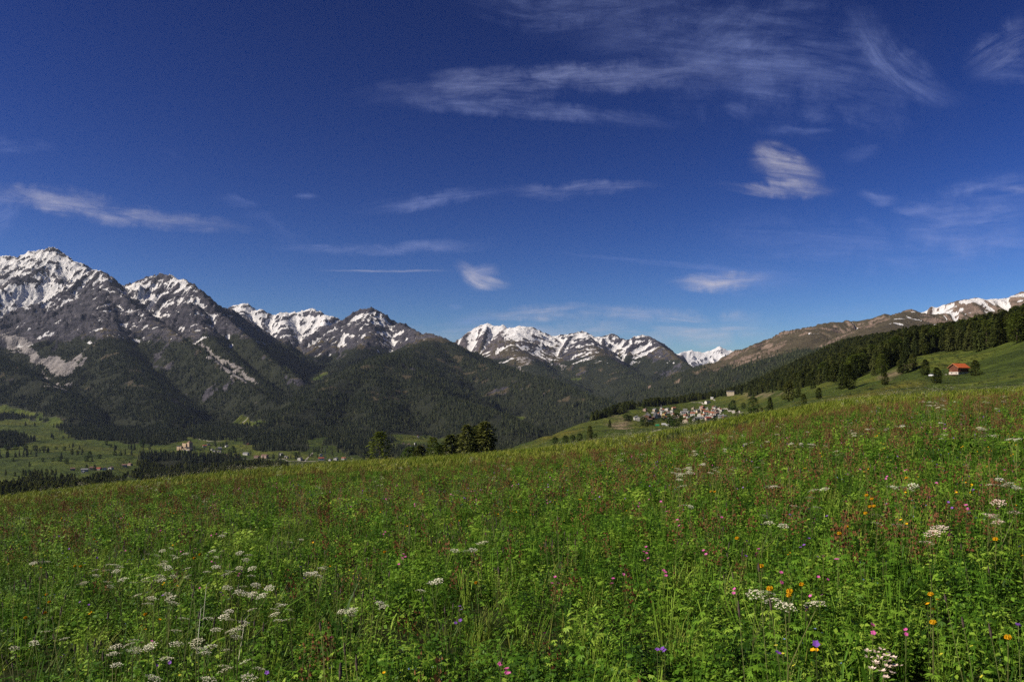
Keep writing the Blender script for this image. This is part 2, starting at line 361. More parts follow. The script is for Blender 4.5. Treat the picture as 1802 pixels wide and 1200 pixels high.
# grid in (column, depth): dense where the picture looks
pcols = np.concatenate([np.arange(-1100, -140, 32.0), np.arange(-140, 1942, 2.15), np.arange(1944, 2900, 32.0)])
def geo(a, b, n): return np.geomspace(a, b, n, endpoint=False)
rings = np.concatenate([geo(60, 400, 70), geo(400, 2400, 190), np.arange(2400, 7600, 11.0), np.arange(7600, 11600, 17.0), geo(11600, 18000, 16), np.linspace(18000, 24500, 130), geo(24600, 34000, 6)])
GU = (pcols-CX)/F
GD, GUU = np.meshgrid(rings, GU, indexing='ij')
GX = GUU*GD; GY = GD
GZ, GR, GM = height(GX, GY)
GZ -= 0.45*(1-sstep(150, 185, GD))                           # slips under the meadow sheet close by
GP = np.broadcast_to(pcols, GX.shape)                        # column in the photo
GV = HY-F*GZ/GD                                              # row it projects to
run = np.minimum.accumulate(GV, 0)
run = np.vstack([np.full((1, run.shape[1]), 1e9), run[:-1]])
VIS = GV-run                                                 # <=0: in sight
# slope and hollows
gx = np.gradient(GZ, axis=1)/np.maximum(np.gradient(GX, axis=1), 1e-3)
gy = np.gradient(GZ, axis=0)/np.maximum(np.gradient(GY, axis=0), 1e-3)
SLOPE = np.hypot(gx, gy)
def boxblur(a, r0, r1):
    for ax, r in ((0, r0), (1, r1)):
        p = [(0, 0), (0, 0)]; p[ax] = (r+1, r); c = np.cumsum(np.pad(a, p, mode='edge'), axis=ax, dtype=np.float64)
        n = a.shape[ax]; w = 2*r+1
        a = (np.take(c, range(w, w+n), ax)-np.take(c, range(0, n), ax))/w
    return a
CONC = boxblur(GZ, 9, 9)-GZ; CONC2 = boxblur(GZ, 3, 3)-GZ
NA = fbm(GX/300, GY/300, 5, 101); NB = fbm(GX/60, GY/60, 4, 103); NC = fbm(GX/1200, GY/1200, 3, 107)
_wk = np.clip(GD/1500, 0.15, 1.0)
WP = GP+((NB-0.5)*34+(fbm(GX/230, GY/230, 3, 111)-0.5)*44)*_wk; WV = GV+((fbm(GX/50, GY/50, 3, 113)-0.5)*9+(fbm(GX/250, GY/250, 3, 117)-0.5)*14)*_wk
def poly(pts, d0, d1): return inpoly(WP, WV, pts) & (GD > d0) & (GD < d1)
SNOWLINE = 700-30*(GR >= 0)
_g = GR
snl = np.select([_g == 0, _g == 1, _g == 2, _g == 3, _g == 4, _g == 5, _g == 6, _g == 7, _g == 8], [860, 850, 770, 800, 900, 630, 630, 560, 640], 2000)
SN = (GZ-snl)/190+(NA-0.5)*1.6+(NB-0.5)*2.2+np.clip(CONC/15, -0.7, 1.8)+np.clip(CONC2/4, -0.9, 1.5)-np.clip((SLOPE-0.85)*1.2, -0.4, 1.2)-1.3*(_g == 8)*(NA < 0.52)+0.9*sstep(110, 20, GM)*(_g != 4)+1.1*np.sin((GZ+0.35*GX*np.where(_g==0,0.6,-0.2)+(NA-0.5)*160)/17.0)*((_g <= 3) & (_g >= 0))
for pts, d0, d1, add in [
    ([(-40,520),(40,503),(98,497),(103,512),(88,535),(70,550),(40,546),(0,535),(-40,535)], 5500, 8000, 3.0),
    ([(0,555),(60,570),(70,600),(60,606),(20,580),(0,572)], 4500, 7500, 0.7), ([(82,575),(120,555),(118,600),(88,605)], 4500, 7500, 1.3),
    ([(120,490),(210,500),(230,560),(200,580),(110,560)], 4500, 6900, -1.0),
    ([(216,503),(262,495),(270,540),(300,560),(310,570),(285,562),(250,540)], 6200, 8000, 2.4), ([(300,482),(332,500),(318,512),(303,505)], 6200, 8000, 2.0),
    ([(515,560),(560,552),(605,562),(580,590),(545,610),(520,590)], 8000, 11000, 1.2),
    ([(655,560),(668,556),(672,575),(655,574)], 8000, 9000, 2.5),
    ([(860,568),(920,572),(980,595),(960,618),(925,605),(880,592)], 9000, 12000, 1.8), ([(820,585),(860,570),(850,600),(815,605)], 9000, 12000, 0.9),
    ([(1600,548),(1660,535),(1700,525),(1802,514),(1802,528),(1700,545),(1650,556)], 4500, 7000, 1.3),
    ]:
    SN = SN+add*poly(pts, d0, d1)
SN = np.where(GZ > np.where(_g == 8, 430, 330), SN, -6)
# couloirs of old snow and scree below them
tree_line = 390+(NC-0.5)*260+(NB-0.5)*90+np.where(_g == 8, -200, 0)+np.where(_g == 4, 60, 0)
FOR = (GR >= 0)*sstep(-25, 60, tree_line-GZ)*(GD < 12000)
SCREE = np.zeros_like(GZ)
for pts, d0, d1 in [([(0,590),(40,600),(80,630),(125,640),(128,655),(110,665),(75,650),(40,625),(0,612)], 4000, 7500), ([(60,650),(110,680),(112,690),(85,675)], 4000, 5500),
                    ([(345,598),(352,600),(400,640),(450,670),(455,676),(430,668),(380,640)], 4500, 6600), ([(125,640),(150,616),(153,618),(130,648)], 4500, 6500),
                    ([(905,665),(913,667),(930,630),(920,628)], 7000, 10500), ([(975,610),(980,645),(985,645),(982,612)], 7500, 10900)]:
    SCREE += poly(pts, d0, d1)
SCREE = SCREE+sstep(0.62, 0.72, NA)*sstep(0, 0.35, (GZ-250)/500)*sstep(0.9, 0.5, SLOPE)*0.6*(GR >= 0)*(_g != 8)
SCREE = np.clip(SCREE, 0, 1)
FOR = FOR*(1-SCREE)
FOR *= 1-0.8*sstep(0.67, 0.72, fbm(GX/110, GY/110, 5, 131))*(GZ > -60)
# fields in the valley
MEAD = [([(-150,748),(0,746),(60,741),(95,738),(106,752),(130,766),(190,777),(240,783),(300,778),(312,790),(250,803),(238,835),(232,870),(-150,900)], 900, 4300),
        ([(296,784),(325,770),(420,771),(445,786),(520,778),(546,766),(577,766),(566,787),(604,798),(650,803),(700,790),(690,830),(400,842),(415,815),(300,800)], 1200, 3700),
        ([(405,748),(424,731),(434,733),(436,742),(470,738),(472,746),(420,753)], 2500, 5200), ([(690,768),(760,766),(795,772),(792,790),(690,788)], 2600, 4400),
        ([(553,672),(590,653),(588,660),(560,676)], 4000, 8200), ([(905,735),(925,738),(922,744),(908,741)], 2800, 5200), ([(1002,662),(1035,668),(1030,671),(1005,667)], 5500, 9500),
        ([(-50,700),(60,728),(110,733),(95,738),(40,735),(-50,720)], 3200, 4600)]
for pts, d0, d1 in MEAD: FOR = np.where(poly(pts, d0, d1), 0, FOR)
FOR = np.where((GD < 3300) & (GR < 0), 0, FOR)
# woods standing on the valley floor and on the hill to the right
WOOD = [([(242,806),(262,800),(300,798),(340,800),(370,806),(412,812),(418,832),(415,850),(232,860),(236,835)], 1900, 2560),
        ([(-60,768),(25,764),(40,776),(36,783),(-60,785)], 2000, 3600), ([(-60,862),(60,852),(100,846),(165,846),(170,862),(150,880),(-60,900)], 1150, 1750), ([(165,848),(190,840),(222,845),(225,852),(215,862),(165,866)], 1400, 2000),
        ([(455,782),(480,776),(530,778),(541,790),(520,795),(460,796)], 2300, 3300), ([(575,775),(640,778),(700,792),(700,803),(650,802),(608,797),(578,788)], 2300, 3600), ([(700,795),(800,790),(930,770),(930,820),(700,830)], 1500, 3900),
        ([(420,815),(480,812),(500,822),(440,832)], 1500, 2300), ([(420,770),(560,756),(560,766),(520,777),(450,782)], 2700, 3700), ([(340,804),(418,806),(425,818),(400,822)], 2200, 2700),
        ([(1042,720),(1110,703),(1200,694),(1232,688),(1235,700),(1205,712),(1190,700),(1150,712),(1090,716),(1050,724)], 1650, 3300),
        ([(1228,690),(1290,676),(1400,650),(1400,692),(1350,692),(1320,698),(1298,690),(1262,698),(1240,700)], 1600, 4500)]
for pts, d0, d1 in WOOD: FOR = np.where(poly(pts, d0, d1), 1 if d0 > 1450 else sstep(0.36, 0.5, fbm(GX/45, GY/45, 3, 143)), FOR)
FOR = np.where((GP < 250) & (GR < 0) & poly([(-150,742),(0,742),(95,735),(110,752),(130,764),(200,776),(260,782),(300,777),(330,768),(420,769),(420,700),(-150,690)], 3000, 5200) & ~poly(MEAD[0][0], 900, 4300), 1, FOR)
FOR = np.where((GP > 250) & (GP < 930) & (GR < 0) & (GD > 3000) & ~poly(MEAD[1][0], 1200, 3700) & ~poly(MEAD[2][0], 2500, 5200) & ~poly(MEAD[3][0], 2600, 4400), 1, FOR)
# forest on the right-hand slope, above the edge of the hut meadow
EDGE_X = [1240,1290,1330,1370,1400,1440,1480,1500,1540,1570,1600,1640,1680,1720,1760,1802,1950,2300]
EDGE_D = [2150,2150,1900,1450,1020,830,720,660,640,640,640,650,650,600,560,515,470,430]
edgeD = np.interp(GP, EDGE_X, EDGE_D)+(NB-0.5)*90
FOR = np.where((GP > 1235) & (GD > edgeD) & (GR < 0) & (GD < 6000), np.where(GD < edgeD+70, 0.45, 1), FOR)
FOR = np.where((GP > 1235) & (GP < 1590) & (GD > edgeD-130) & (GD <= edgeD) & (GR < 0), 0.035, FOR)
FOR = np.where((GP > 900) & (GP < 1240) & (GR < 0) & (GD > 2150), 1, FOR)
crD = np.interp(GP, [1030, 1100, 1150, 1200, 1240], [1640, 1930, 2080, 2230, 2300])+(NB-0.5)*120
FOR = np.where((GP > 1040) & (GP < 1240) & (np.abs(GP-1122) > 9) & (GR < 0) & (GD > crD-90) & (GD < crD+400), 1, FOR)
FOR = np.where((GP < 640) & (GD > 1300) & (GD < 3300) & (FOR < 0.02) & (fbm(GX/75, GY/45, 4, 161) > 0.715), 0.3, FOR)
FOR = np.clip(FOR, 0, 1)

# ------------------------------------------------------------------ ground materials
def mat_mountain():
    b = NT('mountain_ground'); p = b.pos()
    n1 = b.noise(p, 0.004, 8, 0.62); n2 = b.noise(p, 0.03, 6, 0.65); n3 = b.noise(b.scaled(p, (1, 1, 3.0)), 0.012, 6, 0.7)
    rock = b.ramp(n3, [(0.3, (0.02, 0.0195, 0.026)), (0.5, (0.056, 0.053, 0.065)), (0.7, (0.118, 0.107, 0.118))])
    warm = b.ramp(n3, [(0.3, (0.10, 0.07, 0.05)), (0.6, (0.25, 0.18, 0.135)), (0.75, (0.34, 0.25, 0.19))])
    rock = b.mix(b.at('warm'), rock, warm)
    turf = b.ramp(n2, [(0.3, (0.045, 0.04, 0.022)), (0.5, (0.075, 0.06, 0.035)), (0.7, (0.10, 0.085, 0.05))])
    col = b.mix(b.step(b.math('ADD', b.at('turf'), b.math('MULTIPLY', b.math('SUBTRACT', n2, 0.5), 0.9)), 0.35, 0.65), rock, turf)
    scr = b.ramp(n2, [(0.3, (0.17, 0.155, 0.15)), (0.7, (0.34, 0.315, 0.305))])
    col = b.mix(b.step(b.math('ADD', b.at('scree'), b.math('MULTIPLY', b.math('SUBTRACT', n2, 0.5), 1.4)), 0.4, 0.7), col, scr)
    fl = b.ramp(n2, [(0.3, (0.012, 0.015, 0.009)), (0.7, (0.03, 0.034, 0.017))])
    col = b.mix(b.step(b.at('forest'), 0.2, 0.8), col, fl)
    n4 = b.noise(b.scaled(p, (1, 1.6, 1)), 0.22, 5, 0.7)
    fld = b.ramp(b.math('ADD', b.math('ADD', b.math('MULTIPLY', n1, 0.45), b.math('MULTIPLY', n2, 0.3)), b.math('MULTIPLY', n4, 0.25)), [(0.38, (0.022, 0.036, 0.007)), (0.5, (0.056, 0.08, 0.013)), (0.61, (0.125, 0.14, 0.022))])
    yel = b.ramp(n4, [(0.3, (0.10, 0.10, 0.016)), (0.7, (0.20, 0.16, 0.026))])
    fld = b.mix(b.math('MULTIPLY', b.at('yellow'), b.step(n2, 0.3, 0.65)), fld, yel)
    bare = b.ramp(n2, [(0.3, (0.13, 0.10, 0.06)), (0.7, (0.26, 0.20, 0.12))])
    fld = b.mix(b.math('MULTIPLY', b.at('bare'), b.step(n2, 0.38, 0.6)), fld, bare)
    col = b.mix(b.step(b.at('field'), 0.3, 0.7), col, fld)
    s = b.math('ADD', b.at('snow'), b.math('MULTIPLY', b.math('SUBTRACT', n2, 0.5), 1.6))
    s = b.math('ADD', s, b.math('MULTIPLY', b.math('SUBTRACT', b.noise(p, 0.12, 4, 0.6), 0.5), 0.9)); s = b.math('ADD', s, b.math('MULTIPLY', b.math('SUBTRACT', n3, 0.5), 1.6))
    sm = b.step(s, 0.42, 0.62)
    col = b.mix(sm, col, (0.68, 0.67, 0.665))
    bm = b.bump(b.math('ADD', n2, b.math('MULTIPLY', b.noise(p, 0.1, 5, 0.65), 0.4)), 1.0, 22.0)
    return b.principled(col, 0.9, bm, 0.1)
def mat_meadow():
    b = NT('meadow_soil'); p = b.pos()
    n = b.noise(p, 0.9, 6, 0.65); m = b.noise(p, 7.0, 4, 0.6)
    c = b.ramp(b.math('ADD', b.math('MULTIPLY', n, 0.5), b.math('MULTIPLY', m, 0.5)), [(0.3, (0.008, 0.011, 0.004)), (0.5, (0.02, 0.026, 0.008)), (0.7, (0.045, 0.048, 0.016))])
    return b.principled(c, 0.95, b.bump(m, 0.8, 0.1), 0.05)
M_GROUND = mat_mountain(); M_SOIL = mat_meadow()

# ------------------------------------------------------------------ terrain sheets: valley, and one sheet for each massif
field = ((GR < 0) & (FOR < 0.5)).astype(float)
for pts, d0, d1 in MEAD: field = np.where(poly(pts, d0, d1) & (FOR < 0.5), 1, field)
field = np.clip(boxblur(field, 1, 1), 0, 1)
field = np.where((GR >= 0) & (FOR < 0.3) & (GZ < 250), np.maximum(field, 0.0), field)
turf = sstep(760, 420, GZ)*sstep(1.15, 0.6, SLOPE)+(_g == 8)*0.35+(_g == 5)*0.3-(_g <= 2)*0.35-(_g == 3)*0.1
warm = ((_g == 8)*0.9+(_g == 5)*0.15).astype(float)
warm += poly([(1000,640),(1060,650),(1070,660),(1010,655)], 5000, 9000)*0.5
yellow = np.zeros_like(GZ)
for pts, d0, d1 in [([(1440,705),(1520,690),(1600,672),(1640,676),(1560,694),(1450,712)], 150, 700), ([(1380,722),(1480,704),(1560,698),(1500,706),(1390,728)], 120, 500),
                    ([(660,801),(700,797),(700,806),(640,812)], 2000, 3200), ([(940,770),(1010,750),(1020,760),(950,780)], 600, 1500), ([(1080,768),(1120,763),(1100,770)], 300, 900), ([(1250,700),(1360,705),(1330,716)], 1200, 2300)]:
    yellow += poly(pts, d0, d1)
yellow += 0.3*sstep(0.52, 0.64, fbm(GX/240, GY/140, 4, 151))*(GP < 800)
yellow = np.clip(boxblur(np.clip(yellow+0.35*sstep(0.5, 0.7, NB)*(GP > 900), 0, 1), 2, 6), 0, 1)
bare = np.zeros_like(GZ)
for pts, d0, d1 in [([(1080,728),(1098,726),(1096,742),(1076,740)], 800, 2000), ([(1060,745),(1105,742),(1100,756),(1075,757)], 700, 1800), ([(1545,662),(1600,640),(1612,643),(1560,672)], 400, 700), ([(1300,690),(1390,688),(1388,696),(1310,698)], 900, 2300)]:
    bare += poly(pts, d0, d1)
bare = np.clip(boxblur(np.clip(bare, 0, 1), 2, 3), 0, 1)
NAMES = ['snowy_mountain', 'snowy_mountain', 'snowy_mountain', 'rocky_mountain', 'forested_mountain', 'snowy_mountain', 'snowy_mountain', 'far_mountain', 'bare_mountain']
nrw, ncl = GX.shape
qi = np.arange((nrw-1)*ncl).reshape(nrw-1, ncl)[:, :-1].ravel()
QUADS = np.stack([qi, qi+1, qi+1+ncl, qi+ncl], 1)
fg = _g.reshape(-1)[QUADS[:, 0]]
ALLV = np.stack([GX, GY, GZ], -1).reshape(-1, 3)
ATTR = dict(snow=SN, forest=FOR, scree=SCREE, field=field, turf=turf, warm=warm, yellow=yellow, bare=bare)
for g in [-1]+list(range(9)):
    q = QUADS[fg == g]
    if not len(q): continue
    u, inv = np.unique(q, return_inverse=True)
    me = mesh_np('terrain', ALLV[u], inv.reshape(-1, 4), [M_GROUND], smooth=True)
    for k, a in ATTR.items(): attr(me, k, a.reshape(-1)[u])
    o = link('valley_ground' if g < 0 else NAMES[g], me); tag(o, kind='structure')

# the meadow in front: a sheet that dips away behind its brow
mx = np.concatenate([np.arange(-230, -40, 4.0), np.arange(-40, 40, 1.0), np.arange(40, 231, 4.0)])
my = np.concatenate([np.arange(-60, 0, 4.0), np.arange(0, 40, 0.8), np.arange(40, 171, 2.0)])
MXX, MYY = np.meshgrid(mx, my)
MZ = base_h(MXX, MYY)
MZ -= 0.9*sstep(158, 170, MYY)
n0, n1 = MXX.shape
qi = np.arange((n0-1)*n1).reshape(n0-1, n1)[:, :-1].ravel()
tag(link('meadow_ground', mesh_np('meadow_ground', np.stack([MXX, MYY, MZ], -1).reshape(-1, 3), np.stack([qi, qi+1, qi+1+n1, qi+n1], 1), [M_SOIL], smooth=True)), kind='structure')

def ground(x, y): return float(base_h(np.array([x]), np.array([y]))[0])
# where the line of sight through (column, row) meets the terrain
def ray_ground(px, py, dmin=110.0, dmax=5000.0):
    j = int(np.argmin(np.abs(pcols-px)))
    col = GV[:, j]; ok = np.nonzero((col <= py) & (GD[:, j] > dmin) & (GD[:, j] < dmax))[0]
    i = ok[0] if len(ok) else int(np.argmin(np.where((GD[:, j] > dmin) & (GD[:, j] < dmax), np.abs(col-py), 1e9)))
    D = float(GD[i, j]); return Vector(((px-CX)/F*D, D, float(GZ[i, j])))
def at_depth(px, D):
    j = int(np.argmin(np.abs(pcols-px))); z = float(np.interp(D, rings, GZ[:, j])); return Vector(((px-CX)/F*D, D, z))

# ------------------------------------------------------------------ trees
def mat_needles(name, stops, trans=0.25, inst=True):
    b = NT(name); p = b.pos()
    f = b.math('ADD', b.math('MULTIPLY', b.rand(), 0.62), b.math('MULTIPLY', b.noise(p, 0.9, 3, 0.6), 0.38))
    return b.leaf(b.ramp(f, stops), trans)
M_SPRUCE = mat_needles('spruce_needles', [(0.1, (0.022, 0.032, 0.011)), (0.5, (0.058, 0.074, 0.02)), (0.9, (0.11, 0.12, 0.036))], 0.15)
M_FAR = mat_needles('forest_needles', [(0.18, (0.014, 0.021, 0.012)), (0.45, (0.042, 0.053, 0.028)), (0.7, (0.08, 0.092, 0.044)), (0.9, (0.135, 0.14, 0.062))], 0.1)
M_PINE = mat_needles('pine_needles', [(0.1, (0.034, 0.046, 0.012)), (0.5, (0.08, 0.096, 0.022)), (0.9, (0.14, 0.15, 0.038))], 0.25)
M_LARCH = mat_needles('larch_needles', [(0.1, (0.05, 0.075, 0.012)), (0.5, (0.09, 0.12, 0.02)), (0.9, (0.13, 0.155, 0.03))], 0.35)
M_LEAF = mat_needles('broad_leaves', [(0.1, (0.03, 0.055, 0.012)), (0.5, (0.05, 0.085, 0.02)), (0.9, (0.085, 0.12, 0.03))], 0.3)
M_BARK = plain('bark', (0.075, 0.055, 0.042), 0.4, 2.0, 0.95, 0.05)

def far_tree(seed, tiers, wide, droop):
    """a small conifer of unit height: jagged skirts of boughs"""
    r = random.Random(seed); V = []; T = []
    def tri(a, b, c): i = len(V); V.extend((a, b, c)); T.append((i, i+1, i+2))
    for t in range(tiers):
        f = t/tiers; z1 = 0.06+0.94*((f+1.25/tiers)**0.9 if f+1.25/tiers < 1 else 1.0); z0 = 0.04+0.9*f**0.9
        R = wide*(1-f)**0.85*(0.85+0.3*r.random())+0.012; n = 7; a0 = r.random()*6.3; off = (r.uniform(-1, 1)*0.012, r.uniform(-1, 1)*0.012)
        ring = []
        for k in range(n*2):
            a = a0+math.pi*k/n; q = R*(r.uniform(0.85, 1.15) if k % 2 == 0 else r.uniform(0.4, 0.62)); zz = z0-(droop if k % 2 == 0 else 0)*R
            ring.append((math.cos(a)*q+off[0], math.sin(a)*q+off[1], max(zz, 0.0)))
        top = (off[0], off[1], min(z1, 1.0))
        for k in range(n*2): tri(ring[k], ring[(k+1) % (n*2)], top)
    return np.array(V, np.float32), np.array(T, np.int32)
def crown_mesh(name, kind, seed, mat):
    """a crown of unit height made of many small sprays spread through its volume"""
    r = random.Random(seed); V = []; Q = []
    lob = [(r.uniform(0, 6.28), r.uniform(0.1, 0.9), r.uniform(0.18, 0.4), r.uniform(0.06, 0.3)) for _ in range(16)]
    gaps = [(r.uniform(0, 6.28), r.uniform(0.05, 0.85), r.uniform(0.14, 0.3)) for _ in range(9)]
    prof = {'spruce': lambda f: 0.25*(1-f)**0.8+0.01, 'pine': lambda f: 0.30*math.sqrt(max(0, 1-(abs(f-0.36)/0.64)**2.2))*(1-0.3*f), 'larch': lambda f: 0.40*math.sqrt(max(0, 1-(abs(f-0.42)/0.6)**2)),
            'round': lambda f: 0.45*math.sqrt(max(0, 1-(abs(f-0.46)/0.54)**2.4)), 'slim': lambda f: 0.17*(1-f)**0.6*min(1, f*6+0.4)}[kind]
    N = {'spruce': 900, 'pine': 1000, 'larch': 850, 'round': 1100, 'slim': 800}[kind]; base = {'spruce': 0.05, 'pine': 0.06, 'larch': 0.06, 'round': 0.03, 'slim': 0.04}[kind]
    size = {'spruce': 0.05, 'pine': 0.05, 'larch': 0.048, 'round': 0.06, 'slim': 0.045}[kind]
    k = 0; guard = 0
    while k < N and guard < N*6:
        guard += 1
        f = r.random()**(1.25 if kind in ('spruce', 'slim') else 1.0); a = r.uniform(0, 6.2832); R = prof(f)
        m = 0.72
        for (la, lf, lw, lh) in lob:
            da = abs((a-la+math.pi) % (2*math.pi)-math.pi)*R/0.3; m += lh*1.3*math.exp(-(da*da+((f-lf)*2.2)**2)/(lw*lw))
        if any(abs((a-ga+math.pi) % (2*math.pi)-math.pi)*0.5+abs(f-gf)*1.6 < gw for ga, gf, gw in gaps) and r.random() < 0.75: continue
        if kind in ('spruce', 'slim'): f = (math.floor(f*15)+r.random()**2*0.75)/15
        q = R*min(m, 1.35)*(r.random()**0.38); z = base+(1-base)*f
        c = Vector((math.cos(a)*q, math.sin(a)*q, z)); out = Vector((math.cos(a), math.sin(a), r.uniform(-0.55, 0.1) if kind in ('spruce', 'slim') else r.uniform(-0.3, 0.6))).normalized()
        side = out.cross(Vector((r.uniform(-.5, .5), r.uniform(-.5, .5), 1))).normalized(); up = side.cross(out)
        L = size*r.uniform(0.7, 1.5)*(1.0 if kind == 'round' else 1.2); W = size*r.uniform(0.35, 0.7)
        i = len(V); bend = up*(-0.25*L)
        V += [tuple(c-out*L*0.6), tuple(c+side*W), tuple(c+out*L+bend), tuple(c-side*W)]; Q.append((i, i+1, i+2, i+3)); k += 1
    V = np.array(V, np.float32); V[:, 2] = np.maximum(V[:, 2], 0.015)
    return mesh_np(name, V, np.array(Q, np.int32), [mat]), V, np.array(Q, np.int32)
def trunk_mesh(top=0.85, r0=0.022, seed=0):
    m = MB(); r = random.Random(seed); p = Vector((0, 0, -0.06))
    for k in range(4):
        q = Vector((r.uniform(-.008, .008), r.uniform(-.008, .008), -0.06+(top+0.06)*(k+1)/4)); m.bar(p, q, r0*(1-0.23*k), r0*(1-0.23*(k+1)), 6); p = q
    for k in range(9):
        z = r.uniform(0.12, 0.7); a = r.uniform(0, 6.28); L = 0.16*(1-z*0.8)
        m.bar((0, 0, z), (math.cos(a)*L, math.sin(a)*L, z+0.03), 0.006, 0.002, 4)
    return m.mesh('trunk', [M_BARK])
TRUNKS = [trunk_mesh(0.85, 0.022, i) for i in range(2)]
CROWN = {}
for kind, mat, n in (('spruce', M_SPRUCE, 4), ('pine', M_PINE, 4), ('larch', M_LARCH, 2), ('round', M_LEAF, 3), ('slim', M_SPRUCE, 2)):
    CROWN[kind] = [crown_mesh('crown', kind, 100+7*i+len(kind), mat) for i in range(n)]
TREE_NAME = {'spruce': 'spruce_tree', 'pine': 'pine_tree', 'larch': 'larch_tree', 'round': 'broadleaf_tree', 'slim': 'spruce_tree'}
def tree(kind, pos, h, wide=1.0, label=None, group=None, cat='tree', r=rnd):
    t = empty(TREE_NAME[kind] if cat == 'tree' else 'bush', (pos[0], pos[1], pos[2]-0.15), r.uniform(0, 6.28))
    t.scale = (h*wide, h*wide, h)
    link('crown', r.choice(CROWN[kind])[0], t); link('trunk', r.choice(TRUNKS), t)
    return tag(t, label, cat, group)

def scatter(name, protos, pts, pk, rot, scl, mats, kind='stuff', tint=None, parent=None):
    """one object that repeats small shapes at points: its own mesh holds the shapes and the points, geometry nodes place them
    protos: list of (verts, faces, material index per face)"""
    V = []; L = []; tot = []; mi = []; pid = []; off = 0
    for k, (v, f, m) in enumerate(protos):
        V.append(np.asarray(v, np.float32)); pid.append(np.full(len(v), k))
        for j, fc in enumerate(f):
            L += [off+int(i) for i in fc]; tot.append(len(fc)); mi.append(m if isinstance(m, int) else m[j])
        off += len(v)
    V.append(np.asarray(pts, np.float32)); pid.append(1000+np.asarray(pk, np.int32)); V = np.concatenate(V); pid = np.concatenate(pid); n = len(pts); pad = len(V)-n
    me = bpy.data.meshes.new(name); me.vertices.add(len(V)); me.vertices.foreach_set('co', V.ravel())
    me.loops.add(len(L)); me.loops.foreach_set('vertex_index', np.array(L, np.int32)); me.polygons.add(len(tot))
    tot = np.array(tot, np.int32); me.polygons.foreach_set('loop_start', np.concatenate([[0], np.cumsum(tot)[:-1]]).astype(np.int32)); me.polygons.foreach_set('material_index', np.array(mi, np.int32))
    for m in mats: me.materials.append(m)
    me.update(calc_edges=True)
    attr(me, 'pid', pid, 'INT'); attr(me, 'rot', np.concatenate([np.zeros((pad, 3)), rot]), 'FLOAT_VECTOR'); attr(me, 'scl', np.concatenate([np.ones((pad, 3)), scl if np.ndim(scl) == 2 else np.repeat(np.asarray(scl)[:, None], 3, 1)]), 'FLOAT_VECTOR')
    if tint is not None: attr(me, 'tint', np.concatenate([np.zeros(pad), tint]))
    o = link(name, me, parent)
    ng = bpy.data.node_groups.new(name, 'GeometryNodeTree'); ng.interface.new_socket('Geometry', in_out='INPUT', socket_type='NodeSocketGeometry'); ng.interface.new_socket('Geometry', in_out='OUTPUT', socket_type='NodeSocketGeometry')
    N = ng.nodes; K = ng.links; gi = N.new('NodeGroupInput'); go = N.new('NodeGroupOutput'); jn = N.new('GeometryNodeJoinGeometry')
    def named(nm, t):
        a = N.new('GeometryNodeInputNamedAttribute'); a.data_type = t; a.inputs['Name'].default_value = nm; return a.outputs['Attribute']
    pidn = named('pid', 'INT'); e2r = N.new('FunctionNodeEulerToRotation'); K.new(named('rot', 'FLOAT_VECTOR'), e2r.inputs[0]); sc = named('scl', 'FLOAT_VECTOR')
    def pick(v):
        c = N.new('FunctionNodeCompare'); c.data_type = 'INT'; c.operation = 'EQUAL'
        ins = [s for s in c.inputs if s.type == 'INT']; K.new(pidn, ins[0]); ins[1].default_value = v
        s = N.new('GeometryNodeSeparateGeometry'); s.domain = 'POINT'; K.new(gi.outputs[0], s.inputs[0]); K.new(c.outputs[0], s.inputs['Selection']); return s.outputs[0]
    for k in range(len(protos)):
        ip = N.new('GeometryNodeInstanceOnPoints'); K.new(pick(1000+k), ip.inputs['Points']); K.new(pick(k), ip.inputs['Instance']); K.new(e2r.outputs[0], ip.inputs['Rotation']); K.new(sc, ip.inputs['Scale']); K.new(ip.outputs[0], jn.inputs[0])
    K.new(jn.outputs[0], go.inputs[0])
    md = o.modifiers.new('scatter', 'NODES'); md.node_group = ng
    if kind: o['kind'] = kind
    return o

# where the forest stands: one tree per so many square metres, kept where the photograph can see it
cell = np.zeros_like(GZ)
cell[:-1, :-1] = np.abs((GX[:-1, 1:]-GX[:-1, :-1])*(GY[1:, :-1]-GY[:-1, :-1]))
dens = np.select([GD < 1300, GD < 2600, GD < 5000, GD < 8000], [1/75, 1/85, 1/120, 1/190], 1/330)
seen = (VIS < np.where(GD < 2500, 26.0, 14.0)*F/GD+3) & (GP > -130) & (GP < 1930)
clear = fbm(GX/75, GY/75, 4, 141)                             # openings and thin patches
lam = cell*dens*FOR*seen*np.where(GR >= 0, sstep(0.66, 0.56, clear)*sstep(2.0, 1.2, SLOPE), sstep(0.74, 0.66, clear))
cnt = nr.poisson(np.clip(lam, 0, 50)); cnt[-1, :] = 0; cnt[:, -1] = 0
ci, cj = np.nonzero(cnt); rep = cnt[ci, cj]; ci = np.repeat(ci, rep); cj = np.repeat(cj, rep)
fa = nr.random(len(ci)); fb = nr.random(len(ci))
def bil(G): return (G[ci, cj]*(1-fb)+G[ci, cj+1]*fb)*(1-fa)+(G[ci+1, cj]*(1-fb)+G[ci+1, cj+1]*fb)*fa
TX, TY, TZ = bil(GX), bil(GY), bil(GZ)
hi_f = np.clip(1-(TZ-180)/500, 0.5, 1.0)
TH = nr.uniform(13, 25, len(TX))*np.where(GR[ci, cj] >= 0, hi_f, 1.0); TH *= np.where(TY > 5000, 1.15, 1.0); TH *= np.where((TX > 0) & (TY < 2300), 0.86, 1.0); TH *= np.where((TX < -500) & (TY < 2300), 0.7, 1.0)
TPX = CX+F*TX/TY; TVIS = VIS[ci, cj]
size_px = TH/TY*F; near_ok = (TPX > -20) & (TPX < 1822) & (TVIS < size_px*0.35)
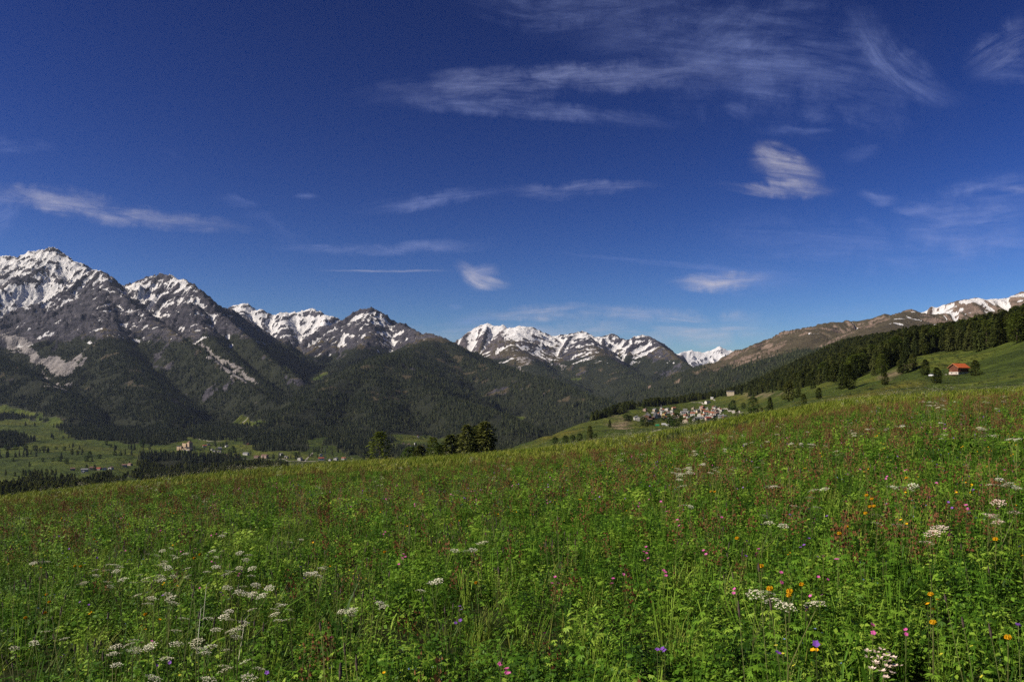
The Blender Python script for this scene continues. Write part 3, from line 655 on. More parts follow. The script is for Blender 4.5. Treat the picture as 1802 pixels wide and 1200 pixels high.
order = np.argsort(-np.where(near_ok, size_px, 0)); N_IND = 215
ind = order[:N_IND]; rest = np.ones(len(TX), bool); rest[ind] = False
print('forest trees', len(TX), 'nearest', TY[ind].min(), TY[ind].max())
for i in ind:
    k = rnd.choice(['spruce', 'spruce', 'pine', 'pine', 'spruce', 'larch'] if TY[i] < 1300 else ['spruce', 'spruce', 'slim'])
    kn = {'spruce': 'dark spruce', 'slim': 'narrow dark spruce', 'pine': 'bushy pine', 'larch': 'paler green larch'}[k]
    q = TPX[i]; wh = ('above the wooden hut' if 1650 < q < 1720 else 'right of the hut' if q >= 1720 else 'left of the hut' if q > 1600 else 'behind the bare bank' if q > 1540 else 'behind the forest tongue' if q > 1470 else 'left of the forest tongue' if q > 1380 else 'right of the hillside village' if q > 1290 else 'above the hillside village')
    lab, grp = (('%s %s the forest edge %s' % (kn, 'very deep inside' if TY[i] > np.interp(q, EDGE_X, EDGE_D)+210 else 'far inside' if TY[i] > np.interp(q, EDGE_X, EDGE_D)+140 else 'just inside' if TY[i] > np.interp(q, EDGE_X, EDGE_D)+75 else 'at', wh), 'conifers along the forest edge above the hut meadow') if q > 900 else
                ('%s in the valley woods below the castle' % kn, 'trees of the valley woods'))
    tree(k, (TX[i], TY[i], TZ[i]), float(TH[i])*1.05, rnd.uniform(0.9, 1.25), lab, grp)
FT = [far_tree(3+i, t, w, d) for i, (t, w, d) in enumerate([(5, .17, .3), (6, .15, .35), (5, .2, .25), (4, .23, .15), (6, .13, .4)])]
fp = [(v, t, 0) for v, t in FT]
def put_forest(name, m, protos, mats, lab=None):
    n = int(m.sum())
    if not n: return
    rot = np.stack([nr.normal(0, .03, n), nr.normal(0, .03, n), nr.uniform(0, 6.28, n)], 1); sc = np.stack([TH[m]*nr.uniform(.85, 1.35, n)]*2+[TH[m]], 1)
    pk = nr.integers(0, len(protos), n)
    o = scatter(name, protos, np.stack([TX[m], TY[m], TZ[m]-0.3], 1), pk, rot, sc, mats)
    if lab: tag(o, lab, 'forest')
near_protos = [(CROWN[k][i][1], CROWN[k][i][2], mi) for k, i, mi in (('spruce', 0, 0), ('spruce', 1, 0), ('pine', 0, 1), ('slim', 0, 0), ('pine', 2, 1))]
put_forest('near_forest', rest & (TY < 2300), near_protos, [M_SPRUCE, M_PINE], 'dark conifer forest on the slope right of the village')
put_forest('valley_forest', rest & (TY >= 2300) & (GR[ci, cj] < 0), fp, [M_FAR], 'dark spruce woods on the valley floor and lower slopes')
put_forest('mountain_forest', rest & (TY >= 2300) & (GR[ci, cj] >= 0), fp, [M_FAR], 'dense conifer forest covering the mountain flanks below the rock')

# ------------------------------------------------------------------ single trees and bushes
def solo(px, py, hpx, kind, label, wide=1.0, D=None, dmin=110, dmax=5000, cat='tree', group=None):
    p = ray_ground(px, py, dmin, dmax) if D is None else at_depth(px, D)
    h = (hpx if D is None else (HY-F*p.z/p.y)-(py-hpx))*p.y/F
    return tree(kind, p, h, wide, label, group, cat)
SOLO = [
 (1716,663,29,'pine','round dark conifer standing alone right of the wooden hut',1.25), (1648,676,29,'pine','squat round conifer just below and left of the wooden hut',1.3), (1628,661,28,'pine','round conifer on the slope left of the wooden hut',1.2),
 (1557,680,22,'pine','lower of the two dark conifers standing one above the other on the hut meadow',1.3), (1556,664,19,'spruce','upper of the two dark conifers standing one above the other on the hut meadow',1.3),
 (1590,657,40,'spruce','tall dark conifer at the corner of the forest beside the bare bank',1.1), (1583,658,24,'pine','smaller dark conifer leaning on the corner tree by the bare bank',1.0), (1607,650,28,'pine','bushy conifer at the forest edge above the bare bank',1.2),
 (1482,686,46,'spruce','tall spruce at the tip of the forest tongue, left one of the pair',1.1), (1494,686,44,'pine','broad conifer at the tip of the forest tongue, right one of the pair',1.15),
 (1414,714,22,'pine','lone dark conifer on the slope, first one below the forest tongue',1.1), (1441,702,20,'pine','squat dark conifer on the slope just under the forest tongue',1.25),
 (1355,727,30,'spruce','tall conifer on the meadow slope right of the village road',1.1), (1340,732,16,'pine','low bushy conifer beside the tall conifer right of the village road',1.3), (1325,728,30,'round','large round tree on the meadow slope right of the village road',1.0),
 (1329,733,16,'round','small round tree in front of the large round tree by the road',1.0), (1297,737,18,'spruce','slim dark spruce nearest the right end of the village',1.3), (1308,735,7,'round','small bush beside the slim spruce at the village end',1.3),
 (1290,722,18,'round','dark tree behind the village road bend',0.9), (1283,722,12,'slim','narrow dark tree next to the road bend tree',1.6), (1308,721,12,'round','round bush above the village road',1.0), (1388,706,36,'pine','large bushy conifer at the left end of the forest edge',1.2), (1404,700,26,'spruce','conifer just right of the large bushy one at the forest end',1.1),
 (1191,755,27,'round','big round tree in front of the village centre',1.25), (1180,751,16,'round','smaller round tree left of the big one in front of the village',1.1), (1219,750,17,'round','round tree right of the red roofed house in front of the village',1.0), (1229,750,14,'spruce','small dark conifer in front of the grey village houses',1.2), (1238,748,9,'round','low bush on the bank in front of the grey village houses',1.4), (1256,745,11,'round','bushy tree below the right half of the village',1.3),
 (1132,749,15,'round','round tree under the left end of the village',1.2), (1138,751,16,'slim','narrow dark tree under the left end of the village',1.6), (1147,748,10,'round','round tree between the left end of the village and the green tarpaulin',1.5), (1167,741,9,'round','leafy tree below the church',1.3), (1177,744,12,'round','leafy tree right of and below the church',1.2),
 (1073,752,14,'spruce','lone dark spruce on the bare bank left of the village',1.2), (1102,741,12,'round','dark round tree on the slope nearest the left end of the village',1.3), (1109,741,10,'round','small tree beside the slope tree left of the village',1.2),
 (1109,722,12,'pine','dark tree on the crest above the village, left group',1.2), (1116,720,14,'spruce','dark conifer on the crest above the village, left group',1.2), (1144,715,15,'spruce','dark conifer in the upper pasture, left one of the pair',1.2), (1157,715,15,'pine','dark conifer in the upper pasture, right one of the pair',1.3), (1133,718,8,'round','low bush left of the pair in the upper pasture',1.4),
 (1038,774,25,'pine','tall bushy tree at the brow of the meadow in front of the village slope',1.0), (1020,775,13,'round','low round tree left of the tall bushy one at the meadow brow',1.2), (1008,777,12,'round','middle bush of the row at the meadow brow before the village slope',1.3), (995,779,13,'round','second bush from the left in the row at the meadow brow',1.3), (977,781,12,'round','leftmost bush of the row at the meadow brow',1.3), (1048,771,8,'round','small bush right of the tall bushy tree at the meadow brow',1.3), (1032,738,8,'round','little tree half way up the village slope',1.2),
 # left valley
 (45,749,8,'spruce','lone spruce in the upper valley pasture, left one of two',1.2), (61,750,7,'spruce','lone spruce in the upper valley pasture, right one of two',1.2), (121,771,7,'spruce','larger dark conifer of the pair in the middle of the valley pasture',1.3), (111,772,5,'round','small bush beside the dark conifer in the valley pasture',1.3),
 (99,791,6,'round','left tree of three above the hedge in the valley pasture',1.2), (113,792,7,'round','middle tree of three above the hedge in the valley pasture',1.2), (140,791,8,'spruce','right tree of three above the hedge in the valley pasture',1.2), (127,800,11,'pine','left dark tree of the pair on the pasture hump',1.1), (136,801,9,'pine','right dark tree of the pair on the pasture hump',1.2),
 (187,784,7,'round','tree below the forest corner in the valley pasture',1.2), (195,787,5,'round','low bush below the forest corner in the valley pasture',1.4), (23,812,6,'round','lone round tree on the far left of the lower valley field',1.2), (75,813,7,'round','lone round tree in the middle of the lower valley field',1.1), (51,834,6,'round','bush at the lower edge of the valley field',1.3), (93,812,6,'round','first bush of the hedge on the pasture hump',1.3),
 (105,812,9,'round','second bush of the hedge on the pasture hump',1.3), (117,817,9,'round','third bush of the hedge on the pasture hump',1.3), (152,812,10,'round','round tree at the middle of the pasture hedge',1.2), (162,814,8,'spruce','dark conifer at the right end of the pasture hedge',1.3), (158,806,11,'round','tall round tree behind the pasture hedge',1.0), (175,807,8,'round','tree right of the pasture hedge',1.3), (202,801,7,'round','left bush in the gully below the castle meadow',1.6), (212,802,6,'round','right bush in the gully below the castle meadow',1.6),
 (12,792,9,'round','left bush of the row on the upper left pasture',1.5), (28,791,8,'round','second bush of the row on the upper left pasture',1.5), (45,793,9,'round','third bush of the row on the upper left pasture',1.5), (62,792,9,'round','fourth bush of the row on the upper left pasture',1.5), (77,793,8,'round','right bush of the row on the upper left pasture',1.5),
 (250,787,12,'round','pale round tree standing out of the forest edge left of the castle',1.1), (497,806,7,'round','round tree beside the scattered farmhouses in the valley',1.4), (520,803,7,'round','leafy tree above the dark roofed farmhouse in the valley',1.5), (526,800,5,'round','little tree in the meadow above the dark roofed farmhouse',1.3), (474,818,7,'round','tree by the valley road',1.4), (486,821,8,'round','bushy tree below the valley road',1.4), (500,820,6,'round','right bush below the valley road',1.4), (432,823,6,'slim','narrow tree beside the lowest valley barn',1.5),
 (404,797,7,'round','leafy tree behind the valley church',1.4), (412,796,8,'round','leafy tree right of the valley church',1.3), (410,791,7,'round','leafy tree above the valley church',1.4), (392,786,7,'round','dark tree at the top of the castle village',1.1), (378,781,6,'round','tree at the forest edge above the castle village',1.2), (560,798,6,'round','tree above the red roofed farm in the valley',1.4), (725,770,5,'slim','narrow tree in the far clearing',1.5), (748,770,6,'round','round tree at the right end of the far clearing',1.3),
]
for px, py, h, kind, lab, wd in SOLO:
    bush = 'bush' in lab.split(',')[0].split(' of ')[0] and 'bushy' not in lab
    solo(px, py, h, kind, lab, wd, cat='bush' if bush else 'tree', dmin=150)
# the group beyond the brow in the middle: feet hidden by the meadow
MID = [(668,812,46,'larch','light green larch standing alone at the meadow brow',360,0.8), (724,815,22,'round','lowest dark tree at the left end of the row at the meadow brow',430,1.1), (739,812,22,'pine','second low tree of the row at the meadow brow',420,1.15), (762,808,32,'larch','fork topped leafy tree in the row at the meadow brow',400,0.65), (793,804,33,'pine','dark conifer of middle height in the row at the meadow brow',400,1.15),
       (822,800,46,'pine','tall conifer left of the tallest pair at the meadow brow',380,1.0), (836,797,44,'spruce','conifer squeezed between the two tall ones at the meadow brow',400,1.0), (854,796,48,'pine','tallest and broadest conifer at the right end of the row at the meadow brow',380,1.15), (843,797,42,'pine','conifer half hidden by the broadest one at the meadow brow',392,1.0), (775,808,20,'round','low leafy tree in the gap of the row at the meadow brow',420,1.1), (808,803,34,'spruce','dark narrow conifer between the middle and the tall trees of the row',412,1.1)]
for px, py, h, kind, lab, D, wd in MID: solo(px, py-5, h+2, kind, lab, wd, D=D)
CROWN['larch'][0][0].materials[0] = M_LARCH

# ------------------------------------------------------------------ buildings
def wallmat(name, c, var=0.12): return plain(name, c, var, 0.35, 0.9, 0.1)
WALL = {'white': wallmat('white_plaster', (0.55, 0.52, 0.46)), 'cream': wallmat('cream_plaster', (0.46, 0.38, 0.27)), 'yellow': wallmat('yellow_plaster', (0.58, 0.42, 0.18)), 'pink': wallmat('pink_plaster', (0.40, 0.29, 0.24)), 'grey': wallmat('grey_plaster', (0.36, 0.34, 0.31)), 'brown': wallmat('brown_timber', (0.11, 0.06, 0.035)), 'ochre': wallmat('castle_stone', (0.42, 0.31, 0.20), 0.3)}
ROOF = {'orange': plain('orange_tiles', (0.30, 0.115, 0.065), 0.25, 0.8, 0.8), 'red': plain('red_tiles', (0.26, 0.06, 0.04), 0.25, 0.8, 0.8), 'grey': plain('grey_slates', (0.19, 0.19, 0.195), 0.25, 0.8, 0.7), 'dark': plain('dark_slates', (0.06, 0.058, 0.06), 0.3, 0.8, 0.7), 'brown': plain('brown_tiles', (0.16, 0.095, 0.07), 0.3, 0.8, 0.8), 'green': plain('green_sheet', (0.02, 0.23, 0.1), 0.15, 0.8, 0.6), 'white': plain('white_sheet', (0.5, 0.5, 0.49), 0.1, 0.8, 0.6)}
M_GLASS = NT('window_glass').principled((0.02, 0.023, 0.03), 0.15, None, 0.5)
M_CHIM = plain('chimney_plaster', (0.42, 0.38, 0.33), 0.2, 2.0)
def cube_mesh(name, mat, x, y, z): m = MB(); m.box(-x/2, x/2, -y/2, y/2, 0, z); return m.mesh(name, [mat])
WIN = cube_mesh('window', M_GLASS, 1.1, 0.10, 1.4); DOOR = cube_mesh('door', WALL['brown'], 1.3, 0.12, 2.1); CHIM = cube_mesh('chimney', M_CHIM, 0.9, 0.9, 2.0)
def house(p, w, dp, hw, roofc, wallc, rz, label, cat='house', group=None, pitch=0.45, name='house', windows=True):
    """a gabled house: the gable looks along local -y"""
    t = empty(name, (p[0], p[1], p[2]), rz); hr = w/2*pitch
    m = MB(); m.prism([(-w/2, -2.5), (w/2, -2.5), (w/2, hw), (0, hw+hr), (-w/2, hw)], -dp/2, dp/2); m.build('wall', WALL[wallc], t)
    m = MB(); o = 0.6; th = 0.3; k = pitch
    for s in (-1, 1):
        m.prism([(0, hw+hr+0.02), (s*(w/2+o), hw-o*k+0.02), (s*(w/2+o), hw-o*k+0.02+th), (0, hw+hr+0.02+th)][::s], -dp/2-o, dp/2+o)
    rf = m.build('roof', ROOF[roofc], t)
    link('chimney', CHIM, rf, (w*0.2, dp*0.15, hw+hr*0.45))
    if windows:
        nf = max(1, int((hw-0.8)//2.6)); nx = 3 if w > 9 else 2
        for f in range(nf):
            for i in range(nx): link('window', WIN, t, ((i-(nx-1)/2)*w/(nx+0.3), -dp/2-0.03, 1.0+2.6*f))
        if dp > 7:
            for i in range(2):
                for s in (1, -1):
                    wn = link('window', WIN, t, (s*(w/2+0.03), (i-0.5)*dp/2.4, 1.0+2.6*(nf-1))); wn.rotation_euler = (0, 0, math.pi/2)
    return tag(t, label, cat, group)

church_px = 1164
VILLAGE = [(1120.5,740,12,'grey','white',1),(1130.5,738,7,'brown','pink',1),(1140,737,10,'grey','brown',1),(1142,743,11,'brown','white',0),(1149,728,6,'brown','white',1),(1171,732,6,'red','white',1),(1176,728,6,'brown','grey',0),(1185.5,722.5,7,'orange','cream',0),(1187,736,8,'orange','pink',1),(1195.5,733,8,'grey','white',1),(1202,729,9,'grey','white',0),(1206.5,734,7,'red','cream',1),(1206,744,11,'red','cream',1),(1212,728,7,'grey','white',1),(1219,732,9,'orange','white',0),(1225,740,13,'grey','white',0),(1231,734,8,'orange','white',1),(1239,734,8,'orange','cream',1),(1248,736,9,'grey','white',1),(1246,740,11,'red','pink',0),(1224,725,7,'dark','white',1),(1229,727,8,'dark','cream',0),(1236.5,721,7,'orange','pink',1),(1236,725,9,'orange','cream',0),(1242,729,9,'orange','white',0),(1251,730,9,'orange','cream',0),(1260,733,9,'brown','white',1),(1267.5,735,8,'grey','grey',0),(1274.5,735,7,'grey','brown',0),(1259,721,7,'dark','white',1),(1265,722,7,'red','white',1),(1270,724,6,'brown','white',1),(1245,711,9,'dark','white',0),(1236,738,10,'grey','grey',0),(1194,737,7,'orange','cream',1),(1147,738,8,'brown','brown',0),(1244,721,5,'grey','white',1),(1180,743,7,'grey','grey',0),(1159,738,8,'brown','grey',0),(1253,702,5,'white','white',0),(1104,718,6,'brown','cream',0),(1051,724,5,'grey','white',0),(1077,724,7,'brown','white',0),(1183,730,6,'dark','pink',1),(1256,736,8,'brown','grey',1)]
ORD = ['first','second','third','fourth','fifth','sixth','seventh','eighth','ninth','tenth','eleventh','twelfth','thirteenth','fourteenth','fifteenth','sixteenth','seventeenth','eighteenth']
def place_houses(lst, where, group, dmin, dmax, hfac=0.5, sort_note='counting from the left'):
    kinds = {}
    for h in sorted(lst): kinds.setdefault((h[3], h[4]), []).append(h)
    for px, py, w, rc, wc, gable in lst:
        p = ray_ground(px, py, dmin, dmax); s = p.y/F; W = w*s*(0.82 if px < 800 else 0.95)
        same = kinds[(rc, wc)]; k = same.index((px, py, w, rc, wc, gable)); lab = 'the only %s walled house with %s roof %s' % (wc, rc, where)
        if len(same) > 1: lab = '%s from left of the %s walled, %s roofed houses %s' % (ORD[k], wc, rc, where)
        long_ = w > 9.5
        if gable: house(p, W*0.85, W*1.0, W*hfac, rc, wc, rnd.uniform(-0.7, 0.5), lab, 'house', group)
        else: house(p, W*(0.62 if long_ else 0.8), W*0.95, W*(0.36 if long_ else 0.44), rc, wc, math.pi/2+rnd.uniform(-0.5, 0.5), lab, 'house', group)
vr = random.Random(3)
for _ in range(400):
    a = vr.uniform(0, 1); px = 1134+a*140; py = vr.uniform(721, 738)+(2 if a < 0.4 else 0)-3*(a > .6)
    if len(VILLAGE) < 74 and all(abs(px-h[0])+1.6*abs(py-h[1]) > 5.2 for h in VILLAGE): VILLAGE.append((px, py, vr.uniform(5, 8), vr.choice(['orange', 'brown', 'brown', 'grey', 'grey', 'dark']), vr.choice(['white', 'white', 'cream', 'pink', 'grey']), vr.randint(0, 1)))
place_houses(VILLAGE, 'in the hillside village', 'houses of the hillside village', 900, 2600)
CASTLE_VILLAGE = [(360,787,8,'red','white',0),(367,784,6,'dark','grey',0),(373,792,4,'grey','white',1),(377.5,795,6,'dark','white',1),(381,791,4,'grey','cream',1),(387,791,8,'grey','grey',0),(398.5,787,6,'grey','white',1),(381.5,800,5,'grey','cream',0),(394,803,5,'white','white',1),(399,802,6,'brown','pink',0),(374,804,5,'brown','cream',1),(406.5,804,4,'brown','white',1),(418.5,807,5,'red','white',1),(384,796,5,'dark','grey',0),(420,813,4,'white','white',0)]
place_houses(CASTLE_VILLAGE, 'in the castle village', 'houses of the castle village', 1500, 3300)
FARMS = [(433,801,12,'grey','white',0),(452,806,11,'brown','pink',0),(466,806,14,'brown','pink',0),(494,802,7,'grey','white',1),(504,807,8,'grey','cream',0),(528,810,9,'dark','white',1),(565.5,810,13,'red','white',0),(565,803,7,'grey','white',1),(581,811,6,'dark','white',1),(591,810,9,'grey','white',1),(605,809,9,'orange','white',0),(442,827,8,'orange','white',0),(436,783,5,'red','brown',1),(710,783,5,'orange','white',1),(719,784,6,'orange','cream',1),(722,786,5,'dark','white',1),(731,782,5,'white','white',1),(736,769,5,'red','white',1),(742,790,15,'brown','brown',0),(128,829,9,'brown','pink',0),(149,831,14,'grey','grey',0),(163.6,827,13,'brown','cream',0),(174.6,827,9,'red','pink',0),(184,827,9,'brown','white',1),(195,826,9,'brown','white',1),(219,821,9,'brown','grey',0),(229,820,10,'brown','pink',0),(146,832,6,'white','white',1)]
place_houses(FARMS, 'among the scattered valley farms', 'farmhouses and barns in the valley', 1300, 3700)

# hotel above the village
p = ray_ground(1285.5, 697, 1200, 2600); s = p.y/F
house(p, 9*s, 13*s, 7.0*s, 'dark', 'cream', math.pi/2-0.35, 'big cream coloured hotel block alone above the hillside village', 'hotel', None, 0.35, 'hotel')
# A-shaped white house
p = ray_ground(1154, 736, 1200, 2600); t = empty('pointed_house', p, 0.25); m = MB()
m.prism([(-4.2, -1), (4.2, -1), (0, 9.5)], -5, 5); m.build('wall', WALL['white'], t); m = MB()
for sg in (-1, 1): m.prism([(0, 9.6), (sg*4.9, -0.6), (sg*5.4, -0.6), (0, 10.6)][::sg], -5.6, 5.6)
m.build('roof', ROOF['dark'], t); link('window', WIN, t, (0, -5.05, 2.5)); tag(t, 'steep pointed white gable with dark roof left of the church tower', 'house')
# tarpaulins in front of the village
for px, py, wpx, mt, lab, nm, ct in [(1157, 750, 6, 'green', 'low bright green tarpaulin shed in front of the hillside village', 'tarpaulin_shed', 'shed'), (1168, 749, 7, 'white', 'long low white polytunnel beside the green tarpaulin, left half', 'polytunnel', 'polytunnel'), (1174.5, 749, 5, 'white', 'shorter low white polytunnel right of the longer one', 'polytunnel', 'polytunnel')]:
    p = ray_ground(px, py, 900, 2600); L = wpx*p.y/F; t = empty(nm, p, 0.0); m = MB()
    m.prism([(1.6*math.cos(a), 2.4*math.sin(a)) for a in [math.pi*k/6 for k in range(7)]], -L/2, L/2); c = m.build('cover', ROOF[mt], t); c.rotation_euler = (0, 0, math.pi/2)
    m = MB(); m.box(-0.5, 0.5, -L/2-0.06, -L/2+0.02, 0, 1.7); d = m.build('door', WALL['grey'], t); d.rotation_euler = (0, 0, math.pi/2); tag(t, lab, ct)
def church(px, py, hpx, wpx, rz, nave_mat, label, dmin, dmax, spire=True):
    p = ray_ground(px, py, dmin, dmax); s = p.y/F; H = hpx*s; a = wpx*s/2; t = empty('church', p, rz)
    m = MB(); m.box(-a, a, -a, a, -2, H*0.66); m.box(-a*1.12, a*1.12, -a*1.12, a*1.12, H*0.66, H*0.69); tw = m.build('tower', WALL['white'], t)
    m = MB(); b0 = [(-a*1.05, -a*1.05, H*0.69), (a*1.05, -a*1.05, H*0.69), (a*1.05, a*1.05, H*0.69), (-a*1.05, a*1.05, H*0.69)]; mid = [(x*0.45, y*0.45, H*0.80) for x, y, z in b0]
    for i in range(4): j = (i+1) % 4; m.face([b0[i], b0[j], mid[j], mid[i]]); m.face([mid[i], mid[j], (0, 0, H*0.98)])
    sp = m.build('spire', ROOF['dark'], t); m = MB(); m.bar((0, 0, H*0.96), (0, 0, H), 0.12); m.build('finial', ROOF['dark'], sp)
    for z in (0.36, 0.55): link('window', WIN, tw, (0, -a-0.03, H*z))
    m = MB(); m.box(-a*0.75, a*0.75, -a-0.12, -a-0.02, H*0.47, H*0.47+a*1.5); m.build('clock_face', ROOF['dark'], tw)
    w, L, h = a*3.2, a*6.5, H*0.22; x0 = a*2.4
    m = MB(); m.prism([(x0-w/2, -2), (x0+w/2, -2), (x0+w/2, h), (x0, h+w*0.4), (x0-w/2, h)], -a*2.2, -a*2.2+L*0.8); m.build('nave', WALL[nave_mat], t)
    m = MB()
    for sg in (-1, 1): m.prism([(x0, h+w*0.4+0.05), (x0+sg*(w/2+0.5), h-0.3), (x0+sg*(w/2+0.5), h), (x0, h+w*0.4+0.4)][::sg], -a*2.4, -a*2.2+L*0.83)
    m.build('roof', ROOF['dark'], t)
    for yy in (0.2, 0.5): wn = link('window', WIN, t, (x0+w/2+0.03, -a*2.2+L*yy*0.8, 1.5)); wn.rotation_euler = (0, 0, math.pi/2)
    return tag(t, label, 'church')
church(1163.5, 735, 24, 3.4, -0.3, 'yellow', 'village church with slender white tower and dark pointed spire', 1000, 2600)
church(388.5, 803, 14, 2.2, 0.6, 'white', 'small white church with slim tower below the castle', 1500, 3300)

# the castle on its knoll
p = ray_ground(330, 791, 2200, 3000); s = p.y/F; t = empty('castle', (p.x, p.y, p.z-2), -0.62); k = s*1.0
def blk(name, x0, x1, y0, y1, z1, roof=None, rh=0.0, mat='ochre', nwin=0):
    m = MB(); x0, x1, y0, y1, z1, rh = [v*k for v in (x0, x1, y0, y1, z1, rh)]
    m.box(x0, x1, y0, y1, -4, z1); w = m.build(name, WALL[mat], t)
    if roof:
        m = MB(); xc = (x0+x1)/2; e = 0.5
        if roof == 'gable': m.prism([(x0-e, z1+0.02), (x1+e, z1+0.02), (xc, z1+rh)], y0-e, y1+e)
        elif roof == 'lean': m.prism([(x0-e, z1+0.02), (x1+e, z1+0.02), (x1+e, z1+0.5), (x0-e, z1+rh)], y0-e, y1+e)
        else:
            b0 = [(x0-e, y0-e, z1+.02), (x1+e, y0-e, z1+.02), (x1+e, y1+e, z1+.02), (x0-e, y1+e, z1+.02)]; tp = (xc, (y0+y1)/2, z1+rh)
            for i in range(4): m.face([b0[i], b0[(i+1) % 4], tp])
            m.face(b0[::-1])
        m.build('roof', ROOF['dark' if roof != 'tip' else 'brown'], w)
    for i in range(nwin):
        link('window', WIN, w, (x0+(x1-x0)*(i+0.7)/(nwin+0.4), y0-0.04, z1*0.72)); link('window', WIN, w, (x0+(x1-x0)*(i+0.7)/(nwin+0.4), y0-0.04, z1*0.35))
    return w
blk('keep', -8, 1, -4, 5, 11.5, None, nwin=3); blk('gable_tower', 1.02, 8, -2, 5, 13.2, 'tip', 3.6, nwin=2); blk('chimney_wall', -10.5, -8.6, -3.5, -1, 12.2)
blk('lower_wing', -17, -8.04, -10, -3.02, 6, 'lean', 1.2, nwin=3); blk('corner_tower', -3.5, -0.5, -12, -8, 7.0, 'tip', 1.0, nwin=1); blk('gate_wing', 2, 11, -9, -3, 4.4, 'gable', 2.0, nwin=3)
blk('curtain_wall', -0.46, 2.6, -11, -9.6, 3.2); blk('stable_wing', 12, 19, -8, -3, 3.2, 'gable', 1.6, nwin=2); blk('outer_wall', 2.62, 24, -11.2, -10.2, 1.8, mat='grey')
tag(t, 'ochre stone castle on the wooded knoll in the left valley', 'castle')

# ------------------------------------------------------------------ the hut on the slope
M_PLANK = NT('dark_planks'); _b = M_PLANK; _v = _b.n('ShaderNodeTexCoord').outputs['Object']
_n = _b.noise(_b.scaled(_v, (6, 6, 0.5)), 1.5, 5, 0.6); M_PLANK = _b.principled(_b.ramp(_n, [(0.3, (0.055, 0.022, 0.014)), (0.55, (0.13, 0.05, 0.03)), (0.75, (0.2, 0.085, 0.05))]), 0.9, _b.bump(_n, 0.6, 0.05), 0.1)
M_BEAM = plain('pale_beam', (0.32, 0.17, 0.09), 0.25, 2.0); M_HUTROOF = plain('hut_tiles', (0.46, 0.105, 0.032), 0.22, 1.6, 0.75); M_HUTWALL = plain('hut_masonry', (0.46, 0.41, 0.35), 0.18, 0.9); M_DARK = plain('dark_opening', (0.012, 0.011, 0.01), 0.2, 1.0)
p = ray_ground(1678, 660, 250, 700); hz = p.z; s = p.y/F
t = empty('wooden_hut', (p.x, p.y, hz-0.3), 0.351, 0.84); Wd, Ln, zb, ze = 7.0, 9.2, 2.1, 5.0; zr = ze+2.3
m = MB(); m.box(0, Ln, -Wd/2, Wd/2, -3.0, zb); bs = m.build('masonry_base', M_HUTWALL, t)
m = MB(); m.prism([(-Wd/2+0.12, zb+0.01), (Wd/2-0.12, zb+0.01), (Wd/2-0.12, ze), (0, zr), (-Wd/2+0.12, ze)], 0, Ln-0.1)
m.v = [(y+0.05, x, z) for x, y, z in m.v]; m.f = [f[::-1] for f in m.f]; up = m.build('timber_storey', M_PLANK, t)
m = MB()
for sg in (-1, 1): m.prism([(0, zr+0.08), (sg*(Wd/2+0.9), ze-0.52), (sg*(Wd/2+0.9), ze-0.30), (0, zr+0.34)][::sg], -0.8, Ln+0.6)
m.v = [(y, x, z) for x, y, z in m.v]; m.f = [f[::-1] for f in m.f]; rf = m.build('roof', M_HUTROOF, t)
for sg in (-1, 1):
    m = MB(); m.prism([(0, zr-0.02), (sg*(Wd/2+0.92), ze-0.64), (sg*(Wd/2+0.92), ze-0.42), (0, zr+0.2)][::sg], -0.90, -0.81); m.v = [(y, x, z) for x, y, z in m.v]; m.f = [f[::-1] for f in m.f]; m.build('bargeboard', M_BEAM, rf)
m = MB(); m.box(0.6, Ln-0.4, -Wd/2-0.75, -Wd/2-0.55, zb+1.55, zb+1.85); gl = m.build('gallery_rail', M_BEAM, t)
for i in range(6): m = MB(); x = 0.7+i*(Ln-1.3)/5; m.box(x-0.07, x+0.07, -Wd/2-0.72, -Wd/2-0.58, zb+0.05, ze-0.35); m.build('post', M_PLANK, t)
m = MB(); m.box(0.5, Ln-0.4, -Wd/2-0.78, -Wd/2-0.02, zb+0.02, zb+0.14); m.build('gallery_floor', M_PLANK, t)
m = MB(); m.box(-0.05, 0.03, -2.4, 0.6, -2.2, 0.15); m.build('opening_shade', M_DARK, t)  # near-black slab on the wall, painting the shade inside an open doorway
m = MB(); m.box(-0.9, 0.0, -3.4, 3.4, 0.2, 0.42); m.build('canopy', M_PLANK, t)
for y in (-2.0, 1.4): m = MB(); m.box(-0.06, 0.02, y-0.35, y+0.35, 0.95, 1.65); m.build('window', M_GLASS, bs)
for x in (2.4, 6.0): m = MB(); m.box(x-0.45, x+0.45, -Wd/2-0.04, -Wd/2+0.02, 0.8, 1.5); m.build('window', M_GLASS, bs)
m = MB(); m.box(-0.02, 0.06, 1.6, 2.3, zb+0.5, zb+1.1); m.build('lit_window_spot', M_BEAM, up)  # pale panel, the yellow-lit spot of a window put in as colour
m = MB(); m.box(-1.6, -0.05, 3.6, 6.4, -2.5, 0.6); m.build('side_wall', M_HUTWALL, t)
tag(t, 'dark wooden hut with bright orange tiled roof on white masonry base', 'hut')
